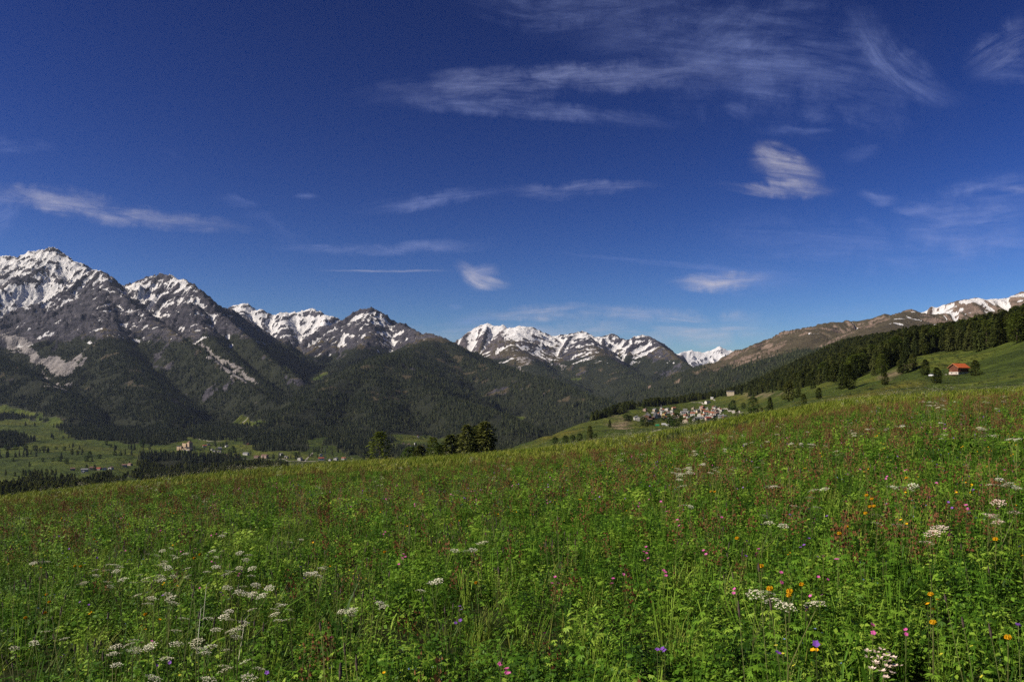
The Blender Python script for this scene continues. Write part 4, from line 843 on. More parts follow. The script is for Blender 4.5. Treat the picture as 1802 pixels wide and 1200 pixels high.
# white car beside the hut
p = ray_ground(1641.5, 663, 250, 700); t = empty('parked_car', p, 0.5); M_WHITE = NT('white_paint').principled((0.7, 0.7, 0.72), 0.3, None, 0.5)
m = MB(); m.prism([(-0.8, 0.35), (0.8, 0.35), (0.82, 0.85), (0.78, 0.95), (-0.78, 0.95), (-0.82, 0.85)], -1.9, 1.9); bd = m.build('body', M_WHITE, t)
m = MB(); i0 = [(-.74, -1.0, .95), (.74, -1.0, .95), (.74, 1.75, .95), (-.74, 1.75, .95)]; i1 = [(-.6, -.4, 1.48), (.6, -.4, 1.48), (.6, 1.3, 1.48), (-.6, 1.3, 1.48)]
for i in range(4): m.face([i0[i], i0[(i+1) % 4], i1[(i+1) % 4], i1[i]])
cb = m.build('window', M_GLASS, t); m = MB(); m.box(-.62, .62, -.42, 1.32, 1.485, 1.54); m.build('car_roof', M_WHITE, t)
for x in (-.78, .78):
    for y in (-1.2, 1.2): m = MB(); m.bar((x-0.1, y, 0.33), (x+0.1, y, 0.33), 0.33, 0.33, 10); m.build('wheel', M_DARK, t)
tag(t, 'small white car parked on the slope left of the wooden hut', 'car')
# lattice pylon beyond the brow
p = at_depth(572, 1300); t = empty('power_pylon', p, 0.25); M_STEEL = plain('galvanised_steel', (0.2, 0.2, 0.2), 0.15, 1.0, 0.6)
z0 = (HY-787)/F*1300-p.z; m = MB(); Hh = z0
def wd_(z): return 2.6*(1-z/Hh)+0.35
zz = [Hh*i/9 for i in range(10)]
for sx in (-1, 1):
    for sy in (-1, 1):
        for a, b in zip(zz[:-1], zz[1:]): m.bar((sx*wd_(a), sy*wd_(a), a), (sx*wd_(b), sy*wd_(b), b), 0.16, n=4)
for a, b in zip(zz[:-1], zz[1:]):
    for sy in (-1, 1): m.bar((-wd_(a), sy*wd_(a), a), (wd_(b), sy*wd_(b), b), 0.1, n=4); m.bar((wd_(a), sy*wd_(a), a), (-wd_(b), sy*wd_(b), b), 0.1, n=4)
m.build('mast', M_STEEL, t)
for f, L in ((0.96, 4.0), (0.80, 6.5), (0.66, 5.2)):
    m = MB()
    for sy in (-.3, .3): m.bar((-L, 0, Hh*f), (L, sy, Hh*f), 0.16, n=4); m.bar((-L, 0, Hh*f), (0, sy, Hh*f+1.2), 0.12, n=4); m.bar((L, 0, Hh*f), (0, sy, Hh*f+1.2), 0.12, n=4)
    ar = m.build('cross_arm', M_STEEL, t)
    for x in (-L*0.9, L*0.9): m = MB(); m.bar((x, 0, Hh*f), (x, 0, Hh*f-1.4), 0.14, n=5); m.build('insulator', M_GLASS, ar)
tag(t, 'steel lattice power pylon rising behind the brow of the meadow', 'pylon')

# roads and tracks: strips laid on the ground
M_ROAD = plain('pale_road', (0.30, 0.27, 0.23), 0.2, 0.05); M_TRACK = plain('grassy_track', (0.13, 0.13, 0.05), 0.35, 0.2)
def road(name, pts, width, mat, dmin, dmax):
    P3 = [ray_ground(a, b, dmin, dmax) for a, b in pts]; V = []; Q = []; dense = []
    for a, b in zip(P3[:-1], P3[1:]):
        n = max(2, int((b-a).length/12))
        for i in range(n): dense.append(a.lerp(b, i/n))
    dense.append(P3[-1])
    for i, q in enumerate(dense):
        d = (dense[min(i+1, len(dense)-1)]-dense[max(i-1, 0)]); d.z = 0
        if d.length < 1e-6: d = Vector((1, 0, 0))
        d.normalize(); sd = Vector((-d.y, d.x, 0))*width/2
        for e in (sd, -sd):
            v = q+e; c = CX+F*v.x/v.y; g = at_depth(c, v.y); V.append((v.x, v.y, g.z+0.35))
    for i in range(len(dense)-1): Q.append((2*i, 2*i+1, 2*i+3, 2*i+2))
    return tag(link(name, mesh_np(name, np.array(V), np.array(Q), [mat])), kind='structure')
road('road', [(1273,719),(1282,722),(1290,725),(1300,727),(1310,729)], 5, M_ROAD, 900, 2600); road('road', [(1146,762),(1153,758),(1161,756)], 3.5, M_ROAD, 500, 1800)
road('track', [(1392,726),(1430,718),(1470,708),(1520,703)], 2.2, M_TRACK, 110, 500); road('road', [(425,808),(455,808),(490,807),(510,812),(560,812)], 5, M_ROAD, 1400, 3300); road('track', [(537,812),(545,803),(550,797)], 4, M_ROAD, 1400, 3600)
road('track', [(418,752),(426,744),(434,741),(436,737)], 4, M_ROAD, 2400, 5200); road('track', [(350,772),(365,776),(382,778),(392,776)], 4, M_ROAD, 2200, 3600); road('track', [(1212,708),(1230,709),(1245,712)], 4, M_ROAD, 1200, 2600); road('track', [(1252,703),(1258,706)], 4, M_ROAD, 1200, 2600)

# ------------------------------------------------------------------ the flowering meadow
def mat_grass(name, stops, trans=0.35, patch=0.25):
    trans = min(trans, 0.14)
    b = NT(name); p = b.pos()
    f = b.math('ADD', b.math('MULTIPLY', b.rand(), 0.42), b.math('MULTIPLY', b.noise(p, patch, 5, 0.7), 0.58))
    col = b.ramp(f, stops); b.principled(col, 0.5, None, 0.12); p = b.out.inputs['Surface'].links[0].from_socket
    t = b.n('ShaderNodeBsdfTranslucent'); b.l(col, t.inputs[0]); m = b.n('ShaderNodeMixShader'); m.inputs[0].default_value = trans
    b.l(p, m.inputs[1]); b.l(t.outputs[0], m.inputs[2]); b.l(m.outputs[0], b.out.inputs['Surface']); return b.mat
G_GRASS = mat_grass('grass_blades', [(0.25, (0.03, 0.068, 0.007)), (0.42, (0.085, 0.16, 0.013)), (0.58, (0.16, 0.235, 0.025)), (0.75, (0.30, 0.31, 0.06))], 0.25, 1.5)
G_HERB = mat_grass('herb_leaves', [(0.27, (0.016, 0.045, 0.005)), (0.46, (0.06, 0.142, 0.01)), (0.61, (0.13, 0.245, 0.02)), (0.76, (0.26, 0.37, 0.045))], 0.25, 2.5)
G_FAR = mat_grass('far_grass', [(0.25, (0.055, 0.092, 0.009)), (0.45, (0.12, 0.17, 0.014)), (0.6, (0.20, 0.23, 0.026)), (0.78, (0.33, 0.31, 0.07))], 0.3, 0.12)
G_RUST = mat_grass('sorrel_seed', [(0.2, (0.093, 0.035, 0.015)), (0.6, (0.187, 0.075, 0.033)), (0.9, (0.221, 0.138, 0.055))], 0.3)
G_DARK = mat_grass('dark_seedheads', [(0.2, (0.035, 0.026, 0.02)), (0.8, (0.09, 0.065, 0.05))], 0.1)
G_STEM = mat_grass('stems', [(0.2, (0.065, 0.091, 0.022)), (0.8, (0.182, 0.182, 0.060))], 0.2)
G_CREAM = mat_grass('umbel_florets', [(0.2, (0.66, 0.62, 0.42)), (0.7, (0.82, 0.79, 0.62))], 0.3)
G_PINKW = mat_grass('pinkish_florets', [(0.2, (0.62, 0.46, 0.36)), (0.8, (0.80, 0.66, 0.56))], 0.3)
G_YEL = mat_grass('yellow_petals', [(0.2, (0.62, 0.30, 0.004)), (0.8, (0.78, 0.45, 0.01))], 0.3)
G_LEM = mat_grass('lemon_petals', [(0.2, (0.42, 0.40, 0.03)), (0.8, (0.6, 0.55, 0.06))], 0.3)
G_PINK = mat_grass('pink_petals', [(0.2, (0.48, 0.07, 0.25)), (0.8, (0.64, 0.16, 0.40))], 0.35)
G_VIO = mat_grass('violet_petals', [(0.2, (0.17, 0.06, 0.34)), (0.8, (0.28, 0.11, 0.48))], 0.35)
G_BLUE = mat_grass('blue_petals', [(0.2, (0.15, 0.22, 0.55)), (0.8, (0.27, 0.36, 0.7))], 0.3)
PM = [G_GRASS, G_HERB, G_FAR, G_RUST, G_DARK, G_STEM, G_CREAM, G_YEL, G_PINK, G_VIO, G_BLUE, G_LEM, G_PINKW]
iG, iH, iF, iR, iD, iS, iC, iY, iP, iV, iB, iL, iW = range(13)

def blade(m, x, y, h, w, a, lean, mi, segs=3):
    d = (math.cos(a), math.sin(a)); s = (-d[1]*w/2, d[0]*w/2); pr = None
    for k in range(segs+1):
        f = k/segs; o = lean*f*f*h; z = h*f*(1-0.25*lean*f); ww = (1-f**1.6)+0.04
        L = (x+d[0]*o-s[0]*ww, y+d[1]*o-s[1]*ww, z); R = (x+d[0]*o+s[0]*ww, y+d[1]*o+s[1]*ww, z)
        if pr: m.face([pr[0], pr[1], R, L], mi)
        pr = (L, R)
def tuft(seed, n, rad, h, w, mi, lean=(0.1, 0.9)):
    r = random.Random(seed); m = MB()
    for _ in range(n):
        a = r.uniform(0, 6.28); q = rad*math.sqrt(r.random()); b = r.uniform(0, 6.28)
        blade(m, math.cos(b)*q, math.sin(b)*q, h*r.uniform(0.5, 1.15), w*r.uniform(0.6, 1.3), a, r.uniform(*lean), mi)
    return m
def lobed_leaf(m, c, nrm, ax, R, mi, lobes=5):
    side = nrm.cross(ax).normalized()
    for k in range(lobes):
        t = (k-(lobes-1)/2)*0.72; d = ax*math.cos(t)+side*math.sin(t); e = nrm.cross(d); L = R*(1-0.09*abs(t)); w = R*0.15
        m.face([c, c+d*L*0.55+e*w, c+d*L-nrm*R*0.18, c+d*L*0.55-e*w], mi)
def herb(seed, n, rad, h, R, mi, lobes=5):
    r = random.Random(seed); m = MB()
    for _ in range(n):
        a = r.uniform(0, 6.28); q = rad*math.sqrt(r.random()); top = Vector((math.cos(a)*q, math.sin(a)*q, h*r.uniform(0.2, 1.05)))
        base = Vector((top.x*0.3, top.y*0.3, 0)); sd = Vector((-math.sin(a), math.cos(a), 0))*0.0022
        m.face([base-sd, base+sd, top+sd, top-sd], mi)
        nrm = Vector((math.cos(a)*r.uniform(-.2, .7), math.sin(a)*r.uniform(-.2, .7), 1)).normalized(); ax = Vector((math.cos(a+r.uniform(-.9, .9)), math.sin(a+r.uniform(-.9, .9)), 0)); ax = (ax-nrm*ax.dot(nrm)).normalized()
        lobed_leaf(m, top, nrm, ax, R*r.uniform(0.6, 1.25), mi, lobes)
    return m
def leafmat(seed, n, rad, h, L, mi):
    """a low dense mat of small broad leaves"""
    r = random.Random(seed); m = MB()
    for _ in range(n):
        a = r.uniform(0, 6.28); q = rad*math.sqrt(r.random()); c = Vector((math.cos(a)*q, math.sin(a)*q, h*r.uniform(0.25, 1.0)*(1-0.3*q/rad))); b = r.uniform(0, 6.28); d = Vector((math.cos(b), math.sin(b), r.uniform(-.5, .7))).normalized(); e = d.cross(Vector((r.uniform(-.5, .5), r.uniform(-.5, .5), 1))).normalized(); l = L*r.uniform(.6, 1.5); w = l*r.uniform(.2, .34)
        m.face([c-d*l*.5, c+e*w, c+d*l*.6-Vector((0, 0, l*.12)), c-e*w], mi)
    return m
def lance(seed, n, h, w, mi): return tuft(seed, n, 0.1, h, w, mi, (0.35, 1.3))
def sorrel(seed, n=4):
    r = random.Random(seed); m = MB()
    for _ in range(n):
        x, y = r.uniform(-.12, .12), r.uniform(-.12, .12); h = r.uniform(0.42, 0.62); lx, ly = r.uniform(-.06, .06), r.uniform(-.06, .06)
        m.face([(x-.002, y, 0), (x+.002, y, 0), (x+lx+.002, y+ly, h), (x+lx-.002, y+ly, h)], iS)
        for k in range(16):
            f = r.uniform(0.58, 1.02); c = Vector((x+lx*f+r.gauss(0, .014), y+ly*f+r.gauss(0, .014), h*f)); a = r.uniform(0, 6.28); L = r.uniform(.006, .013)
            m.face([c+Vector((math.cos(a)*L, math.sin(a)*L, -L*.4)), c+Vector((0, 0, L)), c-Vector((math.cos(a)*L, math.sin(a)*L, L*.4)), c-Vector((0, 0, L))], iR)
    return m
def spike(seed, n=3):
    r = random.Random(seed); m = MB()
    for _ in range(n):
        x, y = r.uniform(-.12, .12), r.uniform(-.12, .12); h = r.uniform(0.45, 0.7); q = Vector((x+r.uniform(-.05, .05), y+r.uniform(-.05, .05), h)); b = Vector((x, y, 0)); u = (q-b).normalized()
        m.bar(b, q, 0.0018, 0.0014, 3, iS); L = r.uniform(0.03, 0.07); w = 0.0065
        m.bar(q, q+u*L*0.5, w*0.7, w, 5, iD); m.bar(q+u*L*0.5, q+u*L, w, w*0.3, 5, iD)
    return m
def disc_flower(seed, n, h, R, mi, petals=5, up=0.3):
    r = random.Random(seed); m = MB()
    for _ in range(n):
        x, y = r.uniform(-.09, .09), r.uniform(-.09, .09); hh = h*r.uniform(0.75, 1.1); q = Vector((x*1.3, y*1.3, hh)); m.face([(x-.0015, y, 0), (x+.0015, y, 0), q+Vector((.0015, 0, 0)), q-Vector((.0015, 0, 0))], iS)
        a0 = r.uniform(0, 6.28); tl = Vector((r.uniform(-.6, .6), r.uniform(-.9, .2), 1)).normalized(); ax = tl.orthogonal().normalized(); sd = tl.cross(ax)
        for k in range(petals):
            t = a0+6.283*k/petals; d = ax*math.cos(t)+sd*math.sin(t); e = tl.cross(d)
            m.face([q, q+d*R*.6+e*R*.45+tl*R*up*.6, q+d*R+tl*R*up, q+d*R*.6-e*R*.45+tl*R*up*.6], mi)
    return m
def umbel_shape(m, c, tilt, R, r, rays, fl, mi, dome=0.25, stem_base=None):
    """an umbrella of florets round c, facing along tilt"""
    ax = tilt.orthogonal().normalized(); sd = tilt.cross(ax); b = c-tilt*R*0.75
    for k in range(rays):
        f = math.sqrt((k+0.5)/rays); a = k*2.39996; d = ax*math.cos(a)+sd*math.sin(a); q = c+d*R*f*r.uniform(0.85, 1.12)-tilt*R*dome*f*f
        e = tilt.cross(d)*R*0.012; m.face([b-e, b+e, q+e, q-e], iS)
        ur = R*0.20
        for _ in range(fl):
            g = q+ax*r.gauss(0, ur*.5)+sd*r.gauss(0, ur*.5)+tilt*r.uniform(0, ur*.5); L = ur*r.uniform(.24, .46); t = r.uniform(0, 6.28); u1 = (ax*math.cos(t)+sd*math.sin(t)+tilt*r.uniform(-.5, .5))*L; u2 = tilt.cross(u1).normalized()*L
            m.face([g+u1, g+u2, g-u1, g-u2], mi)
def umbel_far(seed, n, h):
    r = random.Random(seed); m = MB()
    for _ in range(n):
        x, y = r.uniform(-.15, .15), r.uniform(-.15, .15); q = Vector((x*1.4, y*1.4, h*r.uniform(.8, 1.15))); m.bar((x, y, 0), q, .003, .002, 3, iS)
        umbel_shape(m, q, Vector((r.uniform(-.3, .3), r.uniform(-.3, .3), 1)).normalized(), r.uniform(.045, .075), r, 10, 3, iC)
    return m
def proto(m): return (np.array(m.v, np.float32), m.f, m.m)

def band(n, d0, d1, um=0.73):
    # the strip reaches five metres past the frame on both sides, so a step aside still stands in flowers; n is the count inside the frame
    e = 5.0; d0 = min(d0, 1.2) if d0 < 5 else d0; n = int(n*((d1*d1-d0*d0)*um+2*e*(d1-d0))/((d1*d1-d0*d0)*um))
    Dg = np.linspace(d0, d1, 600); c = np.cumsum(um*Dg+e); D = np.interp(nr.random(n)*c[-1], c, Dg)
    return nr.uniform(-1, 1, n)*(um*D+e), D

def put(name, protos, weights, n, d0, d1, scale=(0.8, 1.25), hz=(0.85, 1.2), mask=None, lab=None, tilt=0.12):
    X, Y = band(n, d0, d1)
    if mask is not None: k = nr.random(len(X)) < mask(X, Y); X, Y = X[k], Y[k]
    n = len(X); Z = base_h(X, Y)-0.01; w = np.array(weights, float); pk = nr.choice(len(protos), n, p=w/w.sum()); s = nr.uniform(*scale, n)
    o = scatter(name, protos, np.stack([X, Y, Z], 1), pk, np.stack([nr.normal(0, tilt, n), nr.normal(0, tilt, n), nr.uniform(0, 6.28, n)], 1), np.stack([s, s, s*nr.uniform(*hz, n)], 1), PM)
    if lab: tag(o, lab, name.split('_')[-1])
    return o
patch = lambda X, Y: fbm(X/2.2, Y/2.2, 4, 201)
patch2 = lambda X, Y: fbm(X/5.5+9, Y/5.5, 4, 207)
herby = lambda X, Y: np.clip(0.25+sstep(0.36, 0.6, patch(X, Y))*0.9-0.55*sstep(0, -0.45, X/Y)*sstep(4.5, 6, Y), 0.3, 1)*np.clip(0.3+1.1*sstep(0.37, 0.52, fbm(X/0.7+3, Y/0.9, 3, 205)), 0, 1)
lush = lambda X, Y: np.clip(0.3+0.8*sstep(0.3, 0.55, patch2(X, Y)), 0, 1)*np.clip(0.25+1.2*sstep(0.36, 0.52, fbm(X/0.8, Y/1.1, 3, 203)), 0, 1)
near_g = [proto(tuft(i, 26, 0.12, 0.30, 0.006, iG)) for i in range(4)]
herbs = [proto(herb(20+i, 34, 0.17, 0.36, 0.036, iH)) for i in range(3)]+[proto(herb(26, 30, 0.15, 0.33, 0.034, iH, 7)), proto(herb(27, 40, 0.16, 0.36, 0.03, iH, 3))]
mats = [proto(leafmat(110+i, 105, 0.17, 0.34, 0.031, iH)) for i in range(3)]
lances = [proto(lance(30+i, 13, 0.30, 0.024, iH)) for i in range(2)]
put('near_grass', near_g+lances, [3, 3, 3, 3, 0.8, 0.8], 8200, 2.6, 15, lab='green grass blades and broad leaves standing in the near meadow', mask=lambda X, Y: lush(X, Y)*np.clip(0.42-1.6*(X/Y+0.1), 0.25, 1))
put('meadow_herbs', herbs+mats, [1, 1, 1, 1, 1, 2.6, 2.6, 2.6], 23000, 2.6, 19, (0.55, 1.1), mask=herby, lab='lobed green herb leaves carpeting the near meadow', tilt=0.2)
mid_g = [proto(tuft(40+i, 22, 0.17, 0.34, 0.011, iG)) for i in range(3)]; mid_s = []
for i in range(2):
    m1 = tuft(90+i, 12, 0.17, 0.36, 0.011, iG); m2 = sorrel(92+i, 5); o = len(m1.v); m1.v += m2.v; m1.f += [tuple(q+o for q in f) for f in m2.f]; m1.m += m2.m; mid_s.append(proto(m1))
mid_h = [proto(leafmat(116+i, 80, 0.26, 0.38, 0.055, iH)) for i in range(2)]
put('middle_grass', mid_g+mid_h+mid_s, [1.4, 1.4, 1.4, 2.0, 2.0, .28, .28], 34000, 14, 46, (0.85, 1.3), mask=lush, lab='dense green grass filling the middle of the meadow')
far_g = [proto(tuft(50+i, 16, 0.32, 0.42, 0.03, iF)) for i in range(3)]
put('far_grass', far_g, [1, 1, 1], 70000, 44, 165, (0.9, 1.7), (0.6, 0.95), mask=lambda X, Y: np.clip(0.25+0.9*sstep(0.3, 0.55, fbm(X/14, Y/14, 3, 213)), 0, 1), lab='yellowish green grass running to the brow of the meadow')
rusty = lambda X, Y: (0.12+sstep(0.42, 0.62, fbm(X/4.5, Y/4.5, 3, 221)))*np.clip(0.6+X/Y, 0.35, 1)
put('sorrel_spikes', [proto(sorrel(60+i)) for i in range(3)], [1, 1, 1], 5600, 3.2, 50, (0.7, 1.1), mask=rusty, lab='reddish brown sorrel seed spikes scattered through the meadow')
put('grass_seedheads', [proto(spike(66+i)) for i in range(3)], [1, 1, 1], 1000, 3.2, 24, (0.75, 1.05), mask=lambda X, Y: np.where(X < 0, 0.9, 0.25), lab='dark brown seedheads on thin stems among the grass')
far_fl = [proto(umbel_far(70+i, 3, 0.55)) for i in range(4)]
put('far_umbels', far_fl, [1, 1, 1, 1], 11000, 17, 150, (0.8, 1.5), mask=lambda X, Y: np.clip(sstep(0.45, 0.62, fbm(X/9, Y/9, 3, 231))*(0.3+1.6*np.clip(X/Y+0.1, 0, 0.5)+0.35*sstep(50, 75, Y))*sstep(16, 50, Y), 0, 1)*0.9+0.02, lab='cream umbel flowers scattered thickly over the far meadow')
SM = [proto(disc_flower(80, 3, 0.42, 0.011, iY)), proto(disc_flower(81, 2, 0.42, 0.013, iP)), proto(disc_flower(82, 2, 0.4, 0.014, iV)), proto(disc_flower(83, 7, 0.3, 0.006, iB)), proto(disc_flower(84, 5, 0.36, 0.009, iL))]
put('small_flowers', SM, [2.2, 2.0, 1.3, 1.6, 1.0], 2000, 3.4, 32, (0.85, 1.2), mask=lambda X, Y: 0.15+0.85*sstep(0.4, 0.6, fbm(X/3, Y/3, 3, 241)), lab='tiny yellow, pink, violet and blue flowers dotted through the meadow')

# ---- flowers one can point at: each a plant of its own, its head on the line of sight through (column, row)
def head(px, py, h):
    lo, hi = 2.5, 150.0; Ds = np.geomspace(lo, hi, 400); X = (px-CX)/F*Ds; z = base_h(X, Ds)+h; v = HY-F*z/Ds
    k = np.nonzero(v <= py)[0]; i = k[0] if len(k) else len(Ds)-1
    D = float(Ds[i]); x = (px-CX)/F*D; return Vector((x, D, ground(x, D)))
def place_on(px, py): return ('at the lower left of the meadow' if px < 620 and py > 930 else 'at the lower right of the meadow' if px > 1250 and py > 1000 else 'in the middle of the meadow' if py > 900 else 'on the rising meadow to the right')
def part(name, m, t): return link(name, m.mesh(name, PM), t)
def cow_parsley(px, py, R=0.05, h=0.62, n=2, mi=iC, seed=0, label=None):
    r = random.Random(seed); p = head(px, py, h); t = empty('cow_parsley', p, r.uniform(0, 6.28)); m = MB(); tops = []
    j = Vector((r.uniform(-.03, .03), r.uniform(-.03, .03), h*0.5)); m.bar((0, 0, -.03), j, .0045, .0035, 5, iS)
    for k in range(n):
        q = Vector((0, 0, h-R*.1)) if k == 0 else Vector((r.uniform(-.14, .14), r.uniform(-.14, .14), h*r.uniform(.84, 1.05))); c = q-Vector((0, 0, R*.75)); m.bar(j, c, .003, .002, 4, iS); tops.append(q)
    part('stem', m, t)
    for q in tops:
        m = MB(); umbel_shape(m, Vector((0, 0, 0)), Vector((r.uniform(-.35, .35), r.uniform(-.35, .35), 1)).normalized(), R*r.uniform(.85, 1.15), r, 18, 6, mi); u = part('umbel', m, t); u.location = q
    for k in range(2): m = MB(); a = r.uniform(0, 6.28); lobed_leaf(m, Vector((0, 0, 0)), Vector((0, 0, 1)), Vector((math.cos(a), math.sin(a), 0)), .07, iH, 7); part('leaf', m, t).location = (j.x, j.y, h*(.22+.18*k))
    return tag(t, label or ('cream cow parsley, %s row at the lower left' % ('back' if py < 1012 else 'middle' if py < 1085 else 'front') if px < 620 else 'cream cow parsley umbels '+place_on(px, py)), 'flower', 'cow parsley plants in the meadow')
UMB = [(73,988),(192,992),(211,997),(170,1012),(285,968),(306,978),(326,973),(281,993),(295,997),(216,1017),(245,1010),(256,1017),(283,1013),(306,1013),(240,1047),(266,1052),(296,1045),(380,997),(403,1005),(390,970),(421,973),(396,938),(443,998),(400,1032),(416,1043),(436,1043),(450,1028),(393,1083),(403,1073),(443,1072),(483,1080),(496,1065),(510,1073),(323,1088),(380,1107),(413,1107),(416,1120),(430,1095),(345,1128),(361,1147),(370,1137),(226,1133),(233,1145),(261,1137),(293,1158),(205,1168),(273,1193),(366,1195),(395,1178),(430,1163),(436,1190),(80,1110),(60,1130),(553,1007),(566,1000),(510,953),
       (600,1075),(620,1073),(669,1062),(820,968),(848,953),(770,1020),(1430,862),(1425,875),(1360,855),(1590,856),(1606,854),(1760,843),(1775,850),(1788,856),(1758,883),(1345,907),(1545,905),(1215,890),(1642,935),(1740,905),(1752,910),(1382,1063),(1330,1043)]
for i, (px, py) in enumerate(UMB):
    lab = {(1382,1063): 'small domed cream umbel just below the two big yellow globeflowers', (1330,1043): 'brownish seed umbel left of the two big yellow globeflowers'}.get((px, py))
    near = py > 1050; cow_parsley(px, py, (0.036 if near else 0.042) if px < 700 else 0.05, rnd.uniform(.5, .66), 2 if near else rnd.choice([2, 3, 3]), iW if (px > 1500 and py > 880) else iC, 900+i, lab)
FARU = [(1650+rnd.gauss(0, 16), 702+rnd.uniform(0, 16)) for _ in range(11)]+[(rnd.uniform(1180, 1795), 0) for _ in range(52)]
for i, (px, py) in enumerate(FARU):
    e = float(np.interp(px, _cp, _eP)); tall = py > 0
    cow_parsley(px, py-4 if tall else e+rnd.uniform(12, 85)**1.0, rnd.uniform(.04, .06), rnd.uniform(.75, 1.05) if tall else rnd.uniform(.6, .8), 3, iC, 2000+i, 'tall cream cow parsley in the clump above the meadow brow' if tall else 'cream cow parsley on the rising meadow '+('below the village' if px < 1350 else 'below the forest tongue' if px < 1580 else 'below the wooden hut'))
# the pale pink umbel low on the right
p = head(1555, 1160, 0.40); t = empty('pink_umbel_plant', p, 0.0); r = random.Random(5); m = MB(); m.bar((0, 0, -.03), (0, 0, .34), .004, .003, 6, iS); part('stem', m, t)
for k in range(17):
    f = math.sqrt((k+.4)/17); a = k*2.39996; q = Vector((math.cos(a)*f*.078, math.sin(a)*f*.078*.8+.03*f*f-.01, .385+math.sin(a)*f*.078*.62-.018*f*f)); m = MB(); m.bar((0, 0, .335), q-Vector((0, 0, .004)), .0012, .001, 3, iS)
    for _ in range(7):
        b = r.uniform(0, 6.28); o = Vector((math.cos(b), math.sin(b), r.uniform(.1, .7)))*.012; e = o.cross(Vector((0, 0, 1))).normalized()*.0065; c = q+o*.25; m.face([c, c+o*.7+e, c+o*1.3, c+o*.7-e], iW)
    part('floret', m, t)
tag(t, 'large pale pink domed umbel lowest on the right side of the meadow', 'flower')
def globe(px, py, R=.02, seed=0, h=.45):
    r = random.Random(seed); p = head(px, py, h); t = empty('globeflower', p, r.uniform(0, 6.28)); m = MB(); m.bar((0, 0, -.03), (0, 0, h-R), .0025, .002, 5, iS); part('stem', m, t); m = MB()
    for ring, n in ((0.15, 6), (0.5, 7), (0.85, 6)):
        for k in range(n):
            a = 6.283*(k+ring)/n; d = Vector((math.cos(a), math.sin(a), 0)); e = Vector((-d.y, d.x, 0)); q = 1.0+0.08*ring
            pts = [Vector((0, 0, -R*.9)), d*R*.9*q+e*R*.42+Vector((0, 0, -R*.25)), d*R*.98*q+e*R*.34+Vector((0, 0, R*.3)), d*R*(.45+.2*ring)+Vector((0, 0, R*.95)), d*R*.98*q-e*R*.34+Vector((0, 0, R*.3)), d*R*.9*q-e*R*.42+Vector((0, 0, -R*.25))]; m.face(pts, iY)
    part('petals', m, t).location = (0, 0, h); m = MB()
    for k in range(3): a = 2.1*k; lobed_leaf(m, Vector((0, 0, 0)), Vector((0, 0, 1)), Vector((math.cos(a), math.sin(a), 0)), .05, iH)
    part('leaves', m, t).location = (0, 0, h*.45)
    return t
GL = [(1355,1037),(1390,1041),(1388,1048),(1411,1029),(1340,997),(1490,928),(1477,941),(1523,905),(1297,948),(838,1026),(677,972),(1638,1048),(1642,1096),(1774,1123),(1752,950),(166,949),(132,997),(142,998),(82,1048),(87,1060),(79,1080),(45,1090),(352,977),(342,983),(1538,892),(1525,872),(1595,842),(256,1083),(1534,878),(1531,893),(170,953),(1251,866),(1258,866)]
GLAB = {0: 'big round yellow globeflower, left of the large pair at lower right', 1: 'big yellow globeflower, upper one of the touching pair at lower right', 2: 'small yellow globeflower touching the big one from below', 3: 'small yellow globeflower right of the touching pair', 9: 'single yellow globeflower in the middle of the meadow', 13: 'yellow globeflower nearest the right edge of the picture'}
for i, (px, py) in enumerate(GL): tag(globe(px, py, .019 if i in (0, 1) else .0145 if py > 1000 else .017, 300+i), GLAB.get(i, 'small yellow globeflower '+place_on(px, py)), 'flower', 'yellow globeflowers in the meadow')
def petal_flower(name, px, py, R, mi, seed, n, h):
    r = random.Random(seed); p = head(px, py, h); t = empty(name, p, r.uniform(0, 6.28)); m = MB(); m.bar((0, 0, -.03), (0, 0, h), .002, .0016, 4, iS); hs = []
    for k in range(n):
        q = Vector((0, 0, h)) if k == 0 else Vector((r.uniform(-.035, .035), r.uniform(-.035, .035), h-r.uniform(.01, .07)))
        if k: m.bar((0, 0, h-.09), q, .0014, .001, 3, iS)
        hs.append(q)
    part('stem', m, t)
    for q in hs:
        m = MB(); tl = Vector((r.uniform(-.5, .5), r.uniform(-.9, .1), 1)).normalized(); ax = tl.orthogonal().normalized(); sd = tl.cross(ax)
        for k in range(5):
            a = 6.283*k/5; d = ax*math.cos(a)+sd*math.sin(a); e = tl.cross(d); m.face([Vector((0, 0, 0)), d*R*.6+e*R*.42+tl*R*.25, d*R+e*R*.15+tl*R*.2, d*R-e*R*.15+tl*R*.2, d*R*.6-e*R*.42+tl*R*.25], mi)
        m.bar(-tl*R*.9, Vector((0, 0, 0)), R*.16, R*.2, 4, iR); part('flower_head', m, t).location = q
    m = MB(); lobed_leaf(m, Vector((0, 0, 0)), Vector((.2, 0, 1)).normalized(), Vector((1, 0, 0)), .05, iH); part('leaf', m, t).location = (0, 0, h*.4)
    return t
PK = [(1238,970),(1166,885),(1170,892),(1267,906),(1141,970),(977,1015),(1079,1020),(1335,967),(1332,975),(1476,978),(1474,986),(1375,1007),(1536,1101),(1648,851),(1672,933),(672,992),(702,993),(708,982),(710,975),(690,936),(678,936),(1100,1000),(1137,962),(1138,975),(1168,1004),(1192,915),(1163,883),(880,1170),(892,1177),(556,1058),(583,1122),(1700,890),(1742,897),(1449,981),(1223,974),(1125,886),(963,880),(1515,822),(1494,827),(425,1005)]
for i, (px, py) in enumerate(PK): tag(petal_flower('pink_campion', px, py, .0135 if py > 920 else .017, iP, 500+i, rnd.choice([1, 2, 3]), .46), 'pink campion flower head '+place_on(px, py), 'flower', 'pink campions in the meadow')
